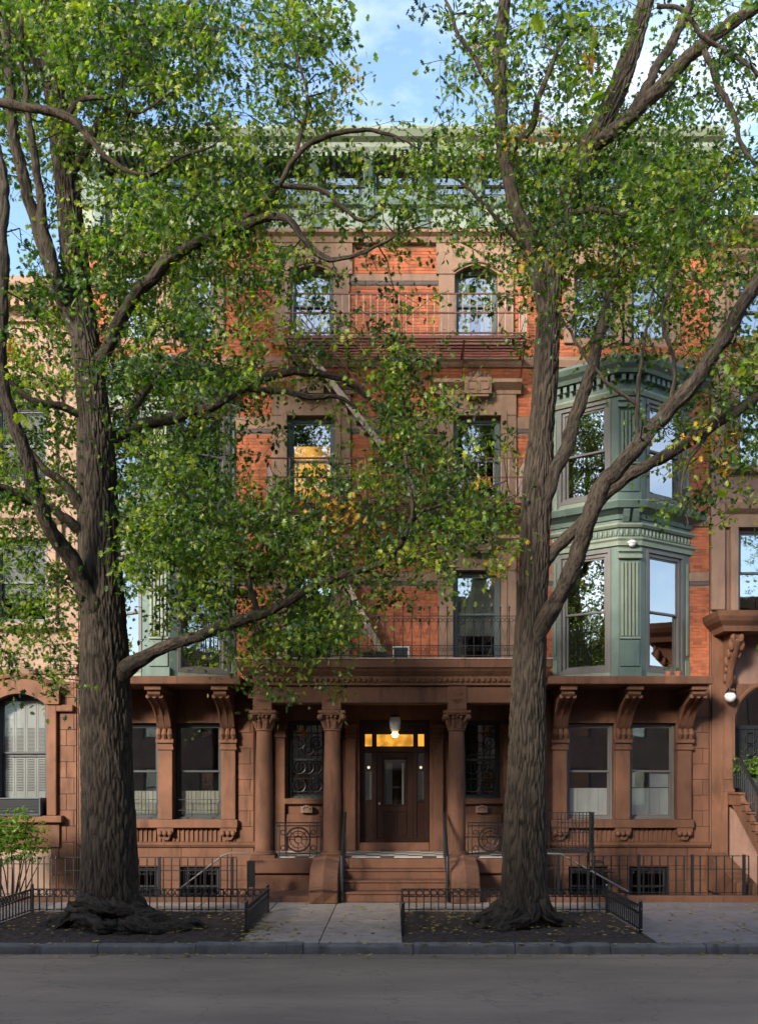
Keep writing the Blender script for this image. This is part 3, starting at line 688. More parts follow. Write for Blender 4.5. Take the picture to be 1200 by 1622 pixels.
MB().sweep([(-3.3, WALL), (-3.3, PF), (3.3, PF), (3.3, WALL)], [(-.1, 4.905), (.03, 4.905), (.12, 5.0), (.16, 5.06), (.2, 5.08), (.2, 5.26), (-.1, 5.26)]).build('cornice', 'brown', house)
B(-3.28, 3.28, PF-.05, WALL, 5.1, 5.3, 'porch_roof', 'roof', house)
MB().sweep([(-3.3, WALL), (-3.3, PF), (3.3, PF), (3.3, WALL)], [(-.06, 5.262), (.22, 5.262), (.22, 5.29), (-.06, 5.305)]).build('roof_flashing', 'stringer', house)
# entrance door
DY = REC+.18
B(-.84, .86, REC-.0, REC+.3, .851, 1.05, 'threshold', 'brown', house, .01)
q = MB().rect_ring(-.84, .86, 1.052, 4.06, .09, DY, DY+.1); q.box(-.75, .77, DY-.02, DY+.1, 3.28, 3.42); q.box(-.52, -.43, DY, DY+.1, 1.143, 3.279); q.box(.47, .56, DY, DY+.1, 1.143, 3.279)
q.box(-.52, -.43, DY, DY+.1, 3.421, 3.969); q.box(.47, .56, DY, DY+.1, 3.421, 3.969); q.build('door_frame', 'door', house, bevel=.008)
for x0, x1 in ((-.75, -.52), (.56, .77)):
    for z0, z1, nm in ((1.052, 2.0, 'p'), (3.72, 3.97, 'p')): B(x0, x1, DY+.03, DY+.07, z0, z1, 'door_panel', 'door', house)
    B(x0+.03, x1-.03, DY+.045, DY+.052, 2.05, 3.25, 'sidelight', 'glass_dark', house); B(x0+.03, x1-.03, DY+.07, DY+.09, 3.42, 3.72, 'transom_light', 'amber', house)
    q = MB().rect_ring(x0, x1, 2.0, 3.28, .035, DY+.02, DY+.07); q.build('sidelight_frame', 'door', house)
    q = MB().ball(((x0+x1)/2, DY+.25, 2.9), .035, 10); q.build('reflection_ball', 'lampglow', house, smooth=60)  # glowing ball stands in for a lamp's reflection in the sidelight
    B(x0+.04, x1-.04, DY+.2, DY+.21, 2.1, 2.8, 'sidelight_curtain', 'shade', house)
B(-.43, .47, DY+.04, DY+.08, 3.72, 3.97, 'door_panel', 'door', house); B(-.43, .47, DY+.07, DY+.09, 3.42, 3.715, 'transom_light', 'amber', house)
q = MB().rect_ring(-.43, .47, 1.055, 3.27, .15, DY+.035, DY+.085, tb=.9); q.rect_ring(-.27, .31, 1.95, 3.12, .03, DY+.02, DY+.06); q.rect_ring(-.27, -.0, 1.2, 1.82, .03, DY+.022, DY+.05); q.rect_ring(.04, .31, 1.2, 1.82, .03, DY+.022, DY+.05)
D = q.build('door', 'door', house, bevel=.006)
B(-.24, .28, DY+.055, DY+.062, 1.98, 3.09, 'glass_panel', 'glass', D); B(-.2, -.05, DY+.12, DY+.13, 1.98, 3.0, 'curtain', 'shade', D); B(.19, .24, DY+.12, DY+.13, 1.98, 3.0, 'curtain', 'shade', D)
MB().ball((-.36, DY+.0, 2.0), .035, 10).build('handle', 'stringer', D, smooth=60)
B(-.9, .92, DY+1.2, DY+1.25, .8, 4.4, 'hall_wall', 'room', house)
# steps and scroll blocks
for k in range(4):
    y0 = 20.0+k*.3; z1 = .2125*(k+1)
    if k < 3:
        q = MB().box(-1.18, 1.2, y0+.02, 21.1, z1-.2125+.001, z1-.045); q.box(-1.18, 1.2, y0-.01, 21.1, z1-.044, z1); q.build('step', 'brown', house, bevel=.012)
B(-1.18, 1.2, 20.88, 21.099, .64, .85, 'step', 'brown', house, .012)
for xc in (-1.48, 1.5):
    poly = [(19.78, .0), (19.78, .25), (19.72, .262), (19.72, .30), (19.80, .315)]+[(19.80+.9*(1-math.cos(t*math.pi/2/8)), .315+.5*math.sin(t*math.pi/2/8)) for t in range(9)]+[(20.72, .87), (20.8, .89), (21.09, .89), (21.09, .0)]
    q = MB(); n = len(poly)
    for sx in (-1, 1):      # a shallow ridge along the middle
        pass
    xs = (xc-.3, xc, xc+.3); vs = []
    for i, x in enumerate(xs): vs += [(x, p[0]-(.09 if i == 1 and p[1] > .01 else 0), p[1]+(.06 if i == 1 and p[1] > .25 else 0)) for p in poly]
    fs = [list(range(n)), list(range(2*n, 3*n))[::-1]]
    for i in (0, 1): fs += [(i*n+k, i*n+(k+1) % n, (i+1)*n+(k+1) % n, (i+1)*n+k) for k in range(n)]
    q.add(vs, fs); q.build('scroll_block', 'brown', house, bevel=.015)

# ------------------------------------------------------------------ neighbours
def neighbour(label, x0, x1, top, stone, loc):
    h = thing('brownstone_house', label, 'house', loc); return h
left = thing('brownstone_house', 'pinkish brownstone house with arched shuttered window left of the brick house', 'house', (-10, 22.4, 0))
LH = [(-9.45, -8.18, 1.75, 4.62), (-9.45, -8.18, 6.3, 8.3), (-9.45, -8.18, 9.6, 11.5), (-12.6, -11.3, 1.75, 4.6), (-12.6, -11.3, 6.3, 8.3), (-12.6, -11.3, 9.6, 11.5), (-15.8, -14.5, 6.3, 8.3), (-15.8, -14.5, 9.6, 11.5)]
MB().wall(-17, -7.47, -.7, 14.0, WALL, WALL+.3, LH).build('wall', 'pink', left)
B(-17, -7.47, 24.5, 33, -.7, 14.0, 'interior', 'room', left); B(-7.7, -7.47, WALL+.302, 24.49, -.7, 14.0, 'wall', 'pink', left); B(-17, -16.7, WALL+.302, 24.49, -.7, 14.0, 'wall', 'pink', left); B(-17, -7.47, WALL+.301, 33, 14.002, 14.2, 'roof', 'roof', left)
for z in (5.3, 8.8, 12.2): B(-16.7, -7.7, WALL+.35, 24.49, z, z+.2, 'interior_floor', 'room', left)
ashlar(left, -8.1, -7.5, -.4, 5.1, WALL, .36, .38, 'brown', proud=.035); ashlar(left, -11.2, -9.5, -.4, 1.5, WALL, .7, .38, 'brown', proud=.035)
for k, (a, b, c, d) in enumerate(LH):
    cx = (a+b)/2
    if k in (0, 3):
        n = 14; ar = .25
        poly = [(a-.32, d-ar), (a-.32, d+.1)]+[(a-.32+(b-a+.64)*t/n, d+.1+.28*(1-(2*t/n-1)**2)) for t in range(1, n)]+[(b+.32, d+.1), (b+.32, d-ar)]+[(b-(b-a)*t/n, d-ar+ar*(1-(2*t/n-1)**2)) for t in range(n+1)]
        MB().prism(poly, 'y', WALL-.2, WALL+.04).build('arched_hood', 'brown', left)
        q = MB(); q.tube([(a-.36+(b-a+.72)*t/n, WALL-.22, d+.12+.3*(1-(2*t/n-1)**2)) for t in range(n+1)], .06, 6); q.build('hood_moulding', 'brown', left, smooth=50)
        for x0, x1 in ((a-.24, a-.01), (b+.01, b+.24)): B(x0, x1, WALL-.14, WALL+.04, c, d-ar-.002, 'jamb', 'brown', left, .015)
        B(a-.4, b+.4, WALL-.24, WALL+.12, c-.16, c-.003, 'sill', 'brown', left, .015); B(a-.3, b+.3, WALL-.1, WALL+.02, c-.75, c-.165, 'apron_panel', 'brown', left, .01)
        window(left, wm(cx, WALL, c), b-a-.02, d-c-.01, 'darkframe', 'glass', 'shutters', .15, .52, ar, t=.1)
    else:
        for x0, x1 in ((a-.22, a-.01), (b+.01, b+.22)): B(x0, x1, WALL-.1, WALL+.04, c, d, 'jamb', 'pink', left, .015)
        MB().sweep([(a-.35, WALL), (b+.35, WALL)], [(-.02, d+.002), (.1, d+.002), (.1, d+.3), (.26, d+.42), (.28, d+.52), (-.02, d+.55)]).build('lintel', 'pink', left)
        B(a-.35, b+.35, WALL-.2, WALL+.12, c-.16, c-.003, 'sill', 'pink', left, .015)
        window(left, wm(cx, WALL, c), b-a-.02, d-c-.01, 'darkframe', 'glass_attic', 'shade', .15, .5, t=.1)
MB().sweep([(-17, WALL), (-7.47, WALL)], [(-.02, 5.1), (.08, 5.1), (.14, 5.2), (.14, 5.3), (-.02, 5.34)]).build('stone_band', 'pink', left)
MB().sweep([(-17, WALL), (-7.55, WALL)], [(-.02, 13.4), (.1, 13.4), (.15, 13.7), (.5, 13.9), (.6, 14.05), (.62, 14.2), (-.02, 14.25)]).build('cornice', 'pink', left)
q = MB()
for k in range(46): x = -16.9+k*.2; q.box(x, x+.11, WALL-.42, WALL-.05, 13.62, 13.8)
q.build('dentil_course', 'pink', left, kind='stuff')
B(-7.95, -7.55, WALL-.14, WALL-.036, 4.2, 4.36, 'corbel', 'brown', left, .02)

right = thing('brownstone_house', 'brownstone house with hooded arched doorway and high stoop beyond the right bay', 'house', (10, 22.4, 0))
RH = [(8.12, 9.5, 6.5, 8.55), (8.12, 9.5, 10.0, 11.9), (8.12, 9.5, 13.0, 14.5), (11.5, 12.8, 6.5, 8.55), (11.5, 12.8, 10.0, 11.9), (11.5, 12.8, 13.0, 14.5), (11.4, 12.8, 2.6, 5.2)]
DO = (8.06, 9.9, 2.3, 4.85)
MB().wall(7.47, 17, -.7, 15.4, WALL, WALL+.3, RH+[DO]).build('wall', 'brown_right', right)
B(7.47, 17, 24.5, 33, -.7, 15.4, 'interior', 'room', right); B(7.47, 7.7, WALL+.302, 24.49, -.7, 15.4, 'wall', 'brown', right); B(16.7, 17, WALL+.302, 24.49, -.7, 15.4, 'wall', 'brown', right); B(7.47, 17, WALL+.301, 33, 15.402, 15.6, 'roof', 'roof', right)
for z in (2.0, 5.9, 9.2, 12.4): B(7.7, 16.7, WALL+.35, 24.49, z, z+.2, 'interior_floor', 'room', right)
B(7.48, 7.86, WALL-.12, WALL+.02, -.4, 6.05, 'pier', 'brown', right, .015)
B(7.47, 7.8, WALL-.1, WALL+.02, 6.6, 15.0, 'pier', 'brown_lite', right, .015)
for k, (a, b, c, d) in enumerate(RH):
    for x0, x1 in ((a-.2, a-.01), (b+.01, b+.2)): B(x0, x1, WALL-.12, WALL+.04, c, d, 'jamb', 'brown_lite', right, .015)
    MB().sweep([(a-.32, WALL), (b+.32, WALL)], [(-.02, d+.002), (.1, d+.002), (.1, d+.3), (.24, d+.4), (.28, d+.52), (-.02, d+.55)]).build('lintel', 'brown_lite', right)
    B(a-.32, b+.32, WALL-.2, WALL+.12, c-.16, c-.003, 'sill', 'brown_lite', right, .015)
    window(right, wm((a+b)/2, WALL, c), b-a-.02, d-c-.01, 'frame', 'glass_bay', ['blind', 'shade', None, None, 'shade', None, None][k], .12, .5, t=.08)
MB().sweep([(7.47, WALL), (17, WALL)], [(-.02, 14.7), (.1, 14.7), (.15, 15.0), (.5, 15.3), (.6, 15.45), (.62, 15.6), (-.02, 15.65)]).build('cornice', 'brown', right)
# doorway: hood on carved consoles, arch, double door
MB().sweep([(7.5, WALL), (7.5, 21.55), (10.5, 21.55), (10.5, WALL)], [(-.6, 5.98), (.0, 5.98), (.03, 6.1), (.14, 6.2), (.2, 6.3), (.22, 6.42), (-.6, 6.45)]).build('door_hood', 'brown', right)
B(7.52, 10.48, 21.6, WALL, 6.0, 6.44, 'door_hood_core', 'brown', right)
for x in (7.86, 10.1):
    q = MB().prism([(WALL, 4.75), (WALL-.14, 4.85), (WALL-.2, 5.2), (WALL-.42, 5.6), (WALL-.7, 5.75), (WALL-.72, 5.97), (WALL, 5.97)], 'x', x-.13, x+.13)
    q.tube([(x, WALL-.1, 4.72), (x, WALL-.2, 4.9), (x, WALL-.25, 5.15), (x, WALL-.36, 5.42), (x, WALL-.58, 5.62), (x, WALL-.72, 5.82)], [.03, .1, .075, .13, .1, .12], 10)
    for (yy, zz, r_) in ((-.18, 4.98, .07), (-.22, 5.18, .06), (-.30, 5.36, .09), (-.48, 5.52, .08), (-.64, 5.7, .1), (-.7, 5.86, .08)):
        for dx in (-.1, .1): q.ball((x+dx*(1+.2*math.sin(zz*7)), WALL+yy, zz), r_, 8, .8, .8, 1.5)
    q.build('console', 'brown', right, smooth=60)
    B(x-.16, x+.16, WALL-.13, WALL+.02, 2.3, 4.74, 'pilaster', 'brown', right, .015); B(x-.1, x+.1, WALL-.15, WALL-.125, 2.6, 4.5, 'pilaster_panel', 'brown', right, .01)
n = 16; a, b = DO[0], DO[1]; zc = 3.95; rr_ = (b-a)/2
poly = [(a, zc), (a, 4.86), (b, 4.86), (b, zc)]+[((a+b)/2+rr_*math.cos(math.pi*t/n), zc+.0+.88*math.sin(math.pi*t/n)) for t in range(1, n)]
MB().prism(poly, 'y', WALL-.05, WALL+.29).build('arch', 'brown', right)
q = MB(); q.tube([((a+b)/2+(rr_+.08)*math.cos(math.pi*t/n), WALL-.07, zc+.96*math.sin(math.pi*t/n)) for t in range(n+1)], .05, 6); q.build('arch_moulding', 'brown', right, smooth=50)
for x0, x1 in ((a+.02, (a+b)/2-.01), ((a+b)/2+.01, b-.02)):
    q = MB().rect_ring(x0, x1, 2.3, 3.9, .1, WALL+.3, WALL+.36, tb=.5); q.box(x0+.1, x1-.1, WALL+.33, WALL+.345, 2.8, 3.8); dd = q.build('door', 'iron', right, bevel=.006)
    q = MB()
    for k in range(4): xx = x0+.2+k*(x1-x0-.4)/3; q.tube([(xx, WALL+.28, 2.8), (xx, WALL+.28, 3.8)], .012, 5)
    for zz in (3.0, 3.3, 3.6): q.ring(((x0+x1)/2, WALL+.28, zz), .13, .012, 14, 4)
    q.build('door_grille', 'iron', dd, smooth=60)
    MB().ball(((x1-.08) if x0 < 9 and x1 < 9.1 else x0+.08, WALL+.26, 2.95), .035, 8).build('handle', 'stringer', dd, smooth=60)
B(a, b, WALL+.38, WALL+.42, 2.3, 4.85, 'fanlight', 'glass_dark', right)
# stoop of the right house, coming towards the street
for k in range(11):
    y1 = 21.75-k*.29; zt = 2.3-k*.21
    if zt < .15: break
    q = MB().box(7.86, 10.1, y1-.29, y1 if k else WALL, zt-.21 if k else 2.0, zt-.05); q.box(7.83, 10.13, y1-.31, y1 if k else WALL-.002, zt-.049, zt); q.build('step', 'brown', right, bevel=.012)
poly = [(WALL-.15, -.3)]+[(WALL-.15, 2.09)]
for k in range(11): poly += [(21.75-k*.29-.29, 2.08-k*.21), (21.75-k*.29-.29, 2.08-(k+1)*.21)]
poly = [p for p in poly if p[1] > -.29]+[(poly[-1][0], -.3)]
MB().prism(poly, 'x', 7.88, 10.08).build('stoop_side', 'brown', right)
poly = [(WALL-.05, .0), (WALL-.05, .9), (20.35, .35), (20.35, 0)]
MB().prism(poly, 'x', 7.35, 7.8).build('areaway_wall', 'brown', right, bevel=.01)
# ------------------------------------------------------------------ houses across the street (seen in the window glass)
def far_house(x0):
    h = thing('brick_rowhouse', 'plain brown brick rowhouse across the street, seen only in window reflections', 'house', (x0, -3, 0), 'rowhouses across the street')
    hol = []
    for z in (1.2, 4.7, 8.0):
        for k in range(3): hol.append((x0-2.7+k*2.2, x0-1.6+k*2.2, z, z+2.0))
    fr = Matrix(((-1, 0, 0, 0), (0, -1, 0, -6), (0, 0, 1, 0), (0, 0, 0, 1)))
    hol2 = [(-b_, -a_, c, d) for a_, b_, c, d in hol]
    MB(fr).wall(-x0-3.6, -x0+3.6, -.2, 11.2, -3, -2.7, hol2).build('wall', 'brown_right' if int(x0) % 2 else 'pink', h)
    B(x0-3.6, x0+3.6, -12, -3.8, -.2, 11.2, 'body', 'room', h)
    B(x0-3.6, x0+3.6, -3.8, -2.4, 11.202, 11.8, 'cornice', 'brown', h)
    for (a_, b_, c, d) in hol:
        q = MB().rect_ring(a_, b_, c, d, .09, -3.2, -3.1); q.box(a_, b_, -3.2, -3.1, c+.95, c+1.02); q.build('window_frame', 'frame', h); B(a_+.05, b_-.05, -3.19, -3.17, c+.05, d-.05, 'pane', 'glass_dark', h)
    return h
fh = [far_house(0.0), far_house(7.25)]
for k in range(-7, 9):
    if k in (0, 1): continue
    c = clone_tree(fh[k % 2], None, (7.25*k-(7.25 if k % 2 else 0), 0, 0))

# ------------------------------------------------------------------ ground
def struct(o): o['kind'] = 'structure'; return o
struct(MB().box(-90, 90, -14, 60, -.9, -.75).build('ground', 'soil'))
struct(MB().box(-80, 80, 4.9, 14.9, -.75, -.15).build('road', 'asphalt'))
struct(B(-80, 80, 14.9, 20.05, -.74, -.03, 'sidewalk_base', 'kerb', None))
struct(B(-80, 80, -3.1, 4.9, -.74, 0, 'far_sidewalk', 'slab', None))
struct(B(-17, -3.26, 20.3, WALL-.001, -.74, -.45, 'areaway', 'slab', None)); struct(B(3.26, 17, 20.3, WALL-.001, -.74, -.45, 'areaway', 'blue', None))
walk = struct(B(-80, -17, 15.06, 20.05, -.029, 0, 'sidewalk', 'slab', None)); struct(B(17, 80, 15.06, 20.05, -.029, 0, 'sidewalk', 'blue', None))
PITS = [(-7.12, -2.47, 15.1, 18.6), (.13, 4.2, 15.1, 18.6)]
xs = [-17, -15.4, -13.8, -12.1, -10.4, -8.7, -7.12, -5.55, -4.0, -2.47, -1.2, .13, 1.5, 2.85, 4.2, 6.1, 7.8, 9.5, 11.2, 13, 15, 17]
ys = [15.1, 16.25, 17.4, 18.6, 20.04]
for i, (a, b) in enumerate(zip(xs, xs[1:])):
    for c, d in zip(ys, ys[1:]):
        if any(p[0]-.01 < (a+b)/2 < p[1] and (c+d)/2 < p[3] for p in PITS): continue
        dx = random.uniform(-.006, .006)
        q = MB(); j = [random.uniform(-.006, .004) for _ in range(4)]
        q.add([(a+.008, c+.008, -.025), (b-.008, c+.008, -.025), (b-.008, d-.008, -.025), (a+.008, d-.008, -.025), (a+.008, c+.008, j[0]), (b-.008, c+.008, j[1]), (b-.008, d-.008, j[2]), (a+.008, d-.008, j[3])],
              [(0, 3, 2, 1), (4, 5, 6, 7), (0, 1, 5, 4), (1, 2, 6, 5), (2, 3, 7, 6), (3, 0, 4, 7)])
        q.build('paving_slab', 'blue' if a > 3.5 or (a < -8) else 'slab', walk, bevel=.006)
kerb = struct(B(-80, 80, 14.96, 15.09, -.7, -.02, 'kerb', 'kerb', None))
kx = [-17, -14.6, -12, -9.8, -8.2, -6.9, -5.64, -4.66, -3.12, -1.43, .3, 1.9, 3.4, 4.9, 7.2, 9.4, 11.5, 14, 17]
for a, b in zip(kx, kx[1:]):
    dz = random.uniform(-.018, .012); dy = random.uniform(-.015, .012)
    q = MB(); n = 8
    for t in range(n):
        pass
    prof = [(14.89+dy, -.2), (14.875+dy, -.06+dz), (14.885+dy, -.02+dz), (14.92+dy, .004+dz), (15.085, .006+dz), (15.085, -.2)]
    nk = max(3, int((b-a)/.09)); np_ = len(prof); vs = []
    for t in range(nk+1):
        x = a+.009+(b-a-.018)*t/nk; ch = max(0, noise.noise(Vector((x*3.1, 7, 0)))-.25)*.10
        for yy, zz in prof: jy, jz = noise.noise(Vector((x*5, yy*9, zz*9))), noise.noise(Vector((x*6, yy*9, zz*9+20))); vs.append((x, yy+(.010*jy+ch*.8 if yy < 14.95 else 0), zz+(.006*jz-ch if zz > -.1 else 0)))
    fs = [list(range(np_))[::-1], [nk*np_+k for k in range(np_)]]+[(t*np_+k, t*np_+(k+1) % np_, (t+1)*np_+(k+1) % np_, (t+1)*np_+k) for t in range(nk) for k in range(np_)]
    q.add(vs, fs); q.build('kerb_stone', 'kerb', kerb, smooth=35)
q = MB(); q.box(-80, 80, 14.55, 14.86, -.149, -.145); struct(q.build('gutter', 'asphalt'))
def soil(x0, x1, y0, y1):
    nx_, ny_ = int((x1-x0)/.05), int((y1-y0)/.05); V = []
    for j in range(ny_+1):
        for i in range(nx_+1):
            x = x0+(x1-x0)*i/nx_; y = y0+(y1-y0)*j/ny_; e = min(i, nx_-i, j, ny_-j)/6
            h = .03*noise.noise(Vector((x*2, y*2, 0)))+.03*noise.noise(Vector((x*11, y*11, 3)))+.02*random.random()
            V.append((x, y, -.03+min(1, e)*(.06+h)))
    T = np.array([(j*(nx_+1)+i, j*(nx_+1)+i+1, (j+1)*(nx_+1)+i+1, (j+1)*(nx_+1)+i) for j in range(ny_) for i in range(nx_)])
    return struct(raw_mesh('tree_pit_soil', np.array(V), T, 'soil'))
for p in PITS: soil(*p)
# kerbs that carry the areaway fences
struct(B(3.3, 17, 20.06, 20.3, -.74, .13, 'fence_kerb', 'brown', None, .01)); struct(B(-17, -3.3, 20.06, 20.3, -.74, .1, 'fence_kerb', 'brown', None, .01))
struct(B(-3.29, -1.79, 20.06, 21.19, -.74, .12, 'entry_step', 'brown', None, .01)); struct(B(1.81, 3.29, 20.06, 21.19, -.74, .12, 'entry_step', 'brown', None, .01)); struct(B(-1.19, 1.21, 20.06, 21.19, -.74, -.001, 'step_base', 'brown', None))

# ------------------------------------------------------------------ ironwork
def fence(name, label, p0, p1, z0, h, step, rails, cat='fence', posts=(), rings=None, group=None, tip=0, mat='iron', r=.011, endpost=.028, knob=True):
    fr = frame(p0, p1); L = (Vector(p1)-Vector(p0)).length
    t = thing(name, label, cat, ((p0[0]+p1[0])/2, (p0[1]+p1[1])/2, z0), group)
    q = MB(fr)
    q.box(-r, r, -r, r, z0+.02, z0+h)
    if tip: q.lathe([(.001, z0+h), (.024, z0+h+tip*.35), (.012, z0+h+tip*.6), (.001, z0+h+tip)], 0, 0, 5)
    e = fr.to_3x3() @ Vector((1, 0, 0)); n = max(1, int(round(L/step))); src = None
    for k in range(n+1):
        u = k*L/n
        if any(abs(u-pp) < step*.45 for pp in posts): continue
        if src is None:
            src = q.build('picket', mat, t); u_s = u
            src.location = Vector(src.location)+e*u; ORG[src.name] = ORG[src.name]+e*u
        else: clone(src, t, e*(u-u_s))
    for zz in rails: MB(fr).box(0, L, -.016, .016, z0+zz-.008, z0+zz+.008).build('rail', mat, t)
    for pp in posts:
        q = MB(fr); q.box(pp-endpost, pp+endpost, -endpost, endpost, z0-.05, z0+h+.03)
        if knob: q.ball((pp, 0, z0+h+.06), .036, 8)
        q.build('post', mat, t, smooth=30)
    if rings:
        z, rr2 = rings; n2 = int(L/(2*rr2+.012)); s2 = None
        for k in range(n2):
            u = (k+.5)*L/n2
            if s2 is None: s2 = MB(fr).ring((u, 0, z0+z), rr2, .009, 12, 4).build('ring', mat, t, smooth=60); u0 = u
            else: clone(s2, t, e*(u-u0))
    return t
H = .46
G = 'low iron guards round the tree pits'
PT = dict(h=H, step=.145, rails=(.05, H-.16, H-.01), rings=(H-.085, .062), cat='tree guard', group=G)
fence('tree_guard', 'low ringed iron fence at the back of the pit behind the thick trunk', (-7.1, 18.58), (-2.48, 18.58), .0, posts=(0, 4.62), **PT)
fence('tree_guard', 'short low iron fence beside the paving on the thick trunk pit', (-2.48, 18.55), (-2.5, 16.0), .0, posts=(2.5,), **PT)
fence('tree_guard', 'low iron fence side at the picture edge left of the thick trunk', (-7.1, 15.9), (-7.1, 18.5), .0, posts=(0,), **PT)
fence('tree_guard', 'low ringed iron fence at the back of the pit behind the slimmer trunk', (.15, 18.58), (4.17, 18.58), .0, posts=(4.02,), **PT)
fence('tree_guard', 'low iron fence end-on beside the centre path on the slimmer trunk pit', (.15, 15.9), (.15, 18.55), .0, posts=(0,), **PT)
fence('tree_guard', 'low iron fence on the bluestone side of the slimmer trunk pit', (4.18, 18.55), (4.2, 16.1), .0, posts=(2.4,), **PT)
AF = dict(step=.17, rails=(.06, .56, .84), cat='fence')
fence('areaway_fence', 'plain black areaway fence below the right bay', (3.25, 20.18), (7.55, 20.18), .13, .84, posts=(.25, 1.96, 3.1, 4.2), knob=False, group='black areaway fences', **AF)
fence('areaway_fence', 'plain black areaway fence in front of the right hand stoop', (7.75, 20.18), (13, 20.18), .13, .84, posts=(.9, 3), knob=False, group='black areaway fences', **AF)
fence('areaway_fence', 'black areaway fence below the left bay behind the thick trunk', (-7.0, 20.18), (-3.35, 20.18), .1, .82, posts=(2.0, 3.55), knob=False, group='black areaway fences', **AF)
fence('areaway_fence', 'spiked black fence by the leafy shrub under the shuttered window', (-13, 20.18), (-7.2, 20.18), .1, .78, tip=.1, posts=(4.6,), knob=False, group='black areaway fences', step=.13, rails=(.06, .7), cat='fence')
# gate post and sloping rails
t = thing('gate', 'narrow black iron gate standing open beside the porch base', 'gate', (-3.05, 20.25, .1))
MB().rect_ring(-3.14, -2.97, .1, .86, .028, 20.2, 20.24).build('gate_frame', 'iron', t)
for k in range(3): MB().tube([(-3.1+k*.045, 20.22, .13), (-3.1+k*.045, 20.22, .84)], .008, 5).build('picket', 'iron', t)
B(-3.12, -2.99, 20.21, 20.225, .3, .84, 'gate_panel', 'iron', t)
t = thing('handrail', 'grey sloping stair rail behind the left areaway fence', 'handrail', (-4.3, 20.7, -.3))
MB().tube([P(280, 1412, 20.7), P(352, 1356, 20.7), P(362, 1352, 20.7), P(395, 1352, 20.7)], .02, 8).build('rail', 'frame', t, smooth=60)
for px, py in ((284, 1409), (360, 1353)): MB().tube([P(px, py, 20.7), (X(px, 20.7), 20.7, -.45)], .016, 6).build('post', 'iron', t, smooth=60)
t = thing('iron_stair', 'small black iron landing with picket gate below the right bay', 'stair', (3.75, 20.7, -.4))
B(3.2, 4.36, 20.55, 21.1, 1.0, 1.05, 'platform', 'iron', t)
for x in (3.24, 4.32):
    for y in (20.58, 21.06): MB().tube([(x, y, -.45), (x, y, 1.0)], .025, 6).build('leg', 'iron', t)
src = None
for k in range(11):
    x = 3.55+k*.078
    if src is None: src = MB().box(x-.009, x+.009, 20.56, 20.578, 1.05, 1.88).build('picket', 'iron', t)
    else: clone(src, t, (k*.078, 0, 0))
for x in (3.2, 3.36): clone(src, t, (x-3.55, 0, 0))
for zz in (1.09, 1.45, 1.66, 1.88): B(3.15 if zz > 1.8 else 3.54, 4.36, 20.562, 20.576, zz-.01, zz+.01, 'rail', 'iron', t)
q = MB()
for k in range(6): y = 20.6+k*.09; q.box(4.33, 4.348, y, y+.018, 1.05, 1.88)
q.box(4.328, 4.35, 20.58, 21.1, 1.865, 1.885); q.build('side_rail', 'iron', t)
MB().tube([P(850, 1352, 20.5), P(888, 1353, 20.4), P(995, 1413, 20.0)], .02, 8).build('handrail', 'frame', t, smooth=60)
MB().tube([P(990, 1411, 20.02), (X(990, 20.02), 20.02, 0)], .02, 6).build('post', 'iron', t)
for k in range(4): B(4.36+k*.2, 4.57+k*.2, 20.6, 21.05, .78-k*.22, .81-k*.22, 'tread', 'iron', t)
# handrails of the entrance steps
for s, lab in ((-1, 'slim black handrail climbing the entrance steps beside the left scroll block'), (1, 'slim black handrail climbing the entrance steps beside the right scroll block')):
    x = -1.1 if s < 0 else 1.12
    t = thing('step_handrail', lab, 'handrail', (x, 20.6, 0), 'handrails of the entrance steps')
    MB().tube([(x, 19.93, .04), (x, 19.95, .98), (x, 20.1, 1.02), (x, 21.2, 1.82), (x, 21.33, 1.84)], .036, 8).build('rail', 'iron', t, smooth=60)
    MB().tube([(x, 20.05, .28), (x, 21.25, 1.08)], .014, 6).build('lower_rail', 'iron', t, smooth=60)
    src = None
    for k in range(9):
        y = 20.08+k*.13; zt = 1.0+(y-20.1)*.727; zb = .3+(y-20.05)*.667
        MB().tube([(x, y, zb), (x, y, zt)], .009, 5).build('baluster', 'iron', t)
    MB().tube([(x, 21.3, .85), (x, 21.3, 1.84)], .022, 6).build('post', 'iron', t)
# railings between the porch columns, with a round medallion
for s, lab in ((-1, 'porch railing with round medallion between the left pair of columns'), (1, 'porch railing with round medallion between the right pair of columns')):
    x0, x1 = (-2.7, -1.64) if s < 0 else (1.65, 2.7)
    t = thing('porch_railing', lab, 'railing', ((x0+x1)/2, 21.4, .85), 'iron porch railings')
    y = 21.42; cx = (x0+x1)/2
    for zz in (.93, 1.55, 1.62): MB().tube([(x0, y, zz), (x1, y, zz)], .014, 6).build('rail', 'iron', t)
    for x in (x0+.02, x0+.11, x0+.26, x1-.26, x1-.11, x1-.02): MB().tube([(x, y, .85), (x, y, 1.6)], .012, 6).build('baluster', 'iron', t)
    q = MB(); q.ring((cx, y, 1.24), .27, .02, 24, 6); q.ring((cx, y, 1.24), .19, .012, 20, 5); q.ring((cx, y, 1.24), .08, .015, 12, 5)
    for k in range(8): a_ = k*math.pi/4; q.tube([(cx+.08*math.cos(a_), y, 1.24+.08*math.sin(a_)), (cx+.27*math.cos(a_), y, 1.24+.27*math.sin(a_))], .01, 5)
    q.build('medallion', 'iron', t, smooth=60)
    q = MB()
    for x in (x0+.19, x1-.19):
        for zz in (1.05, 1.4): q.ring((x, y, zz), .055, .01, 12, 4)
    q.build('scroll', 'iron', t, smooth=60)
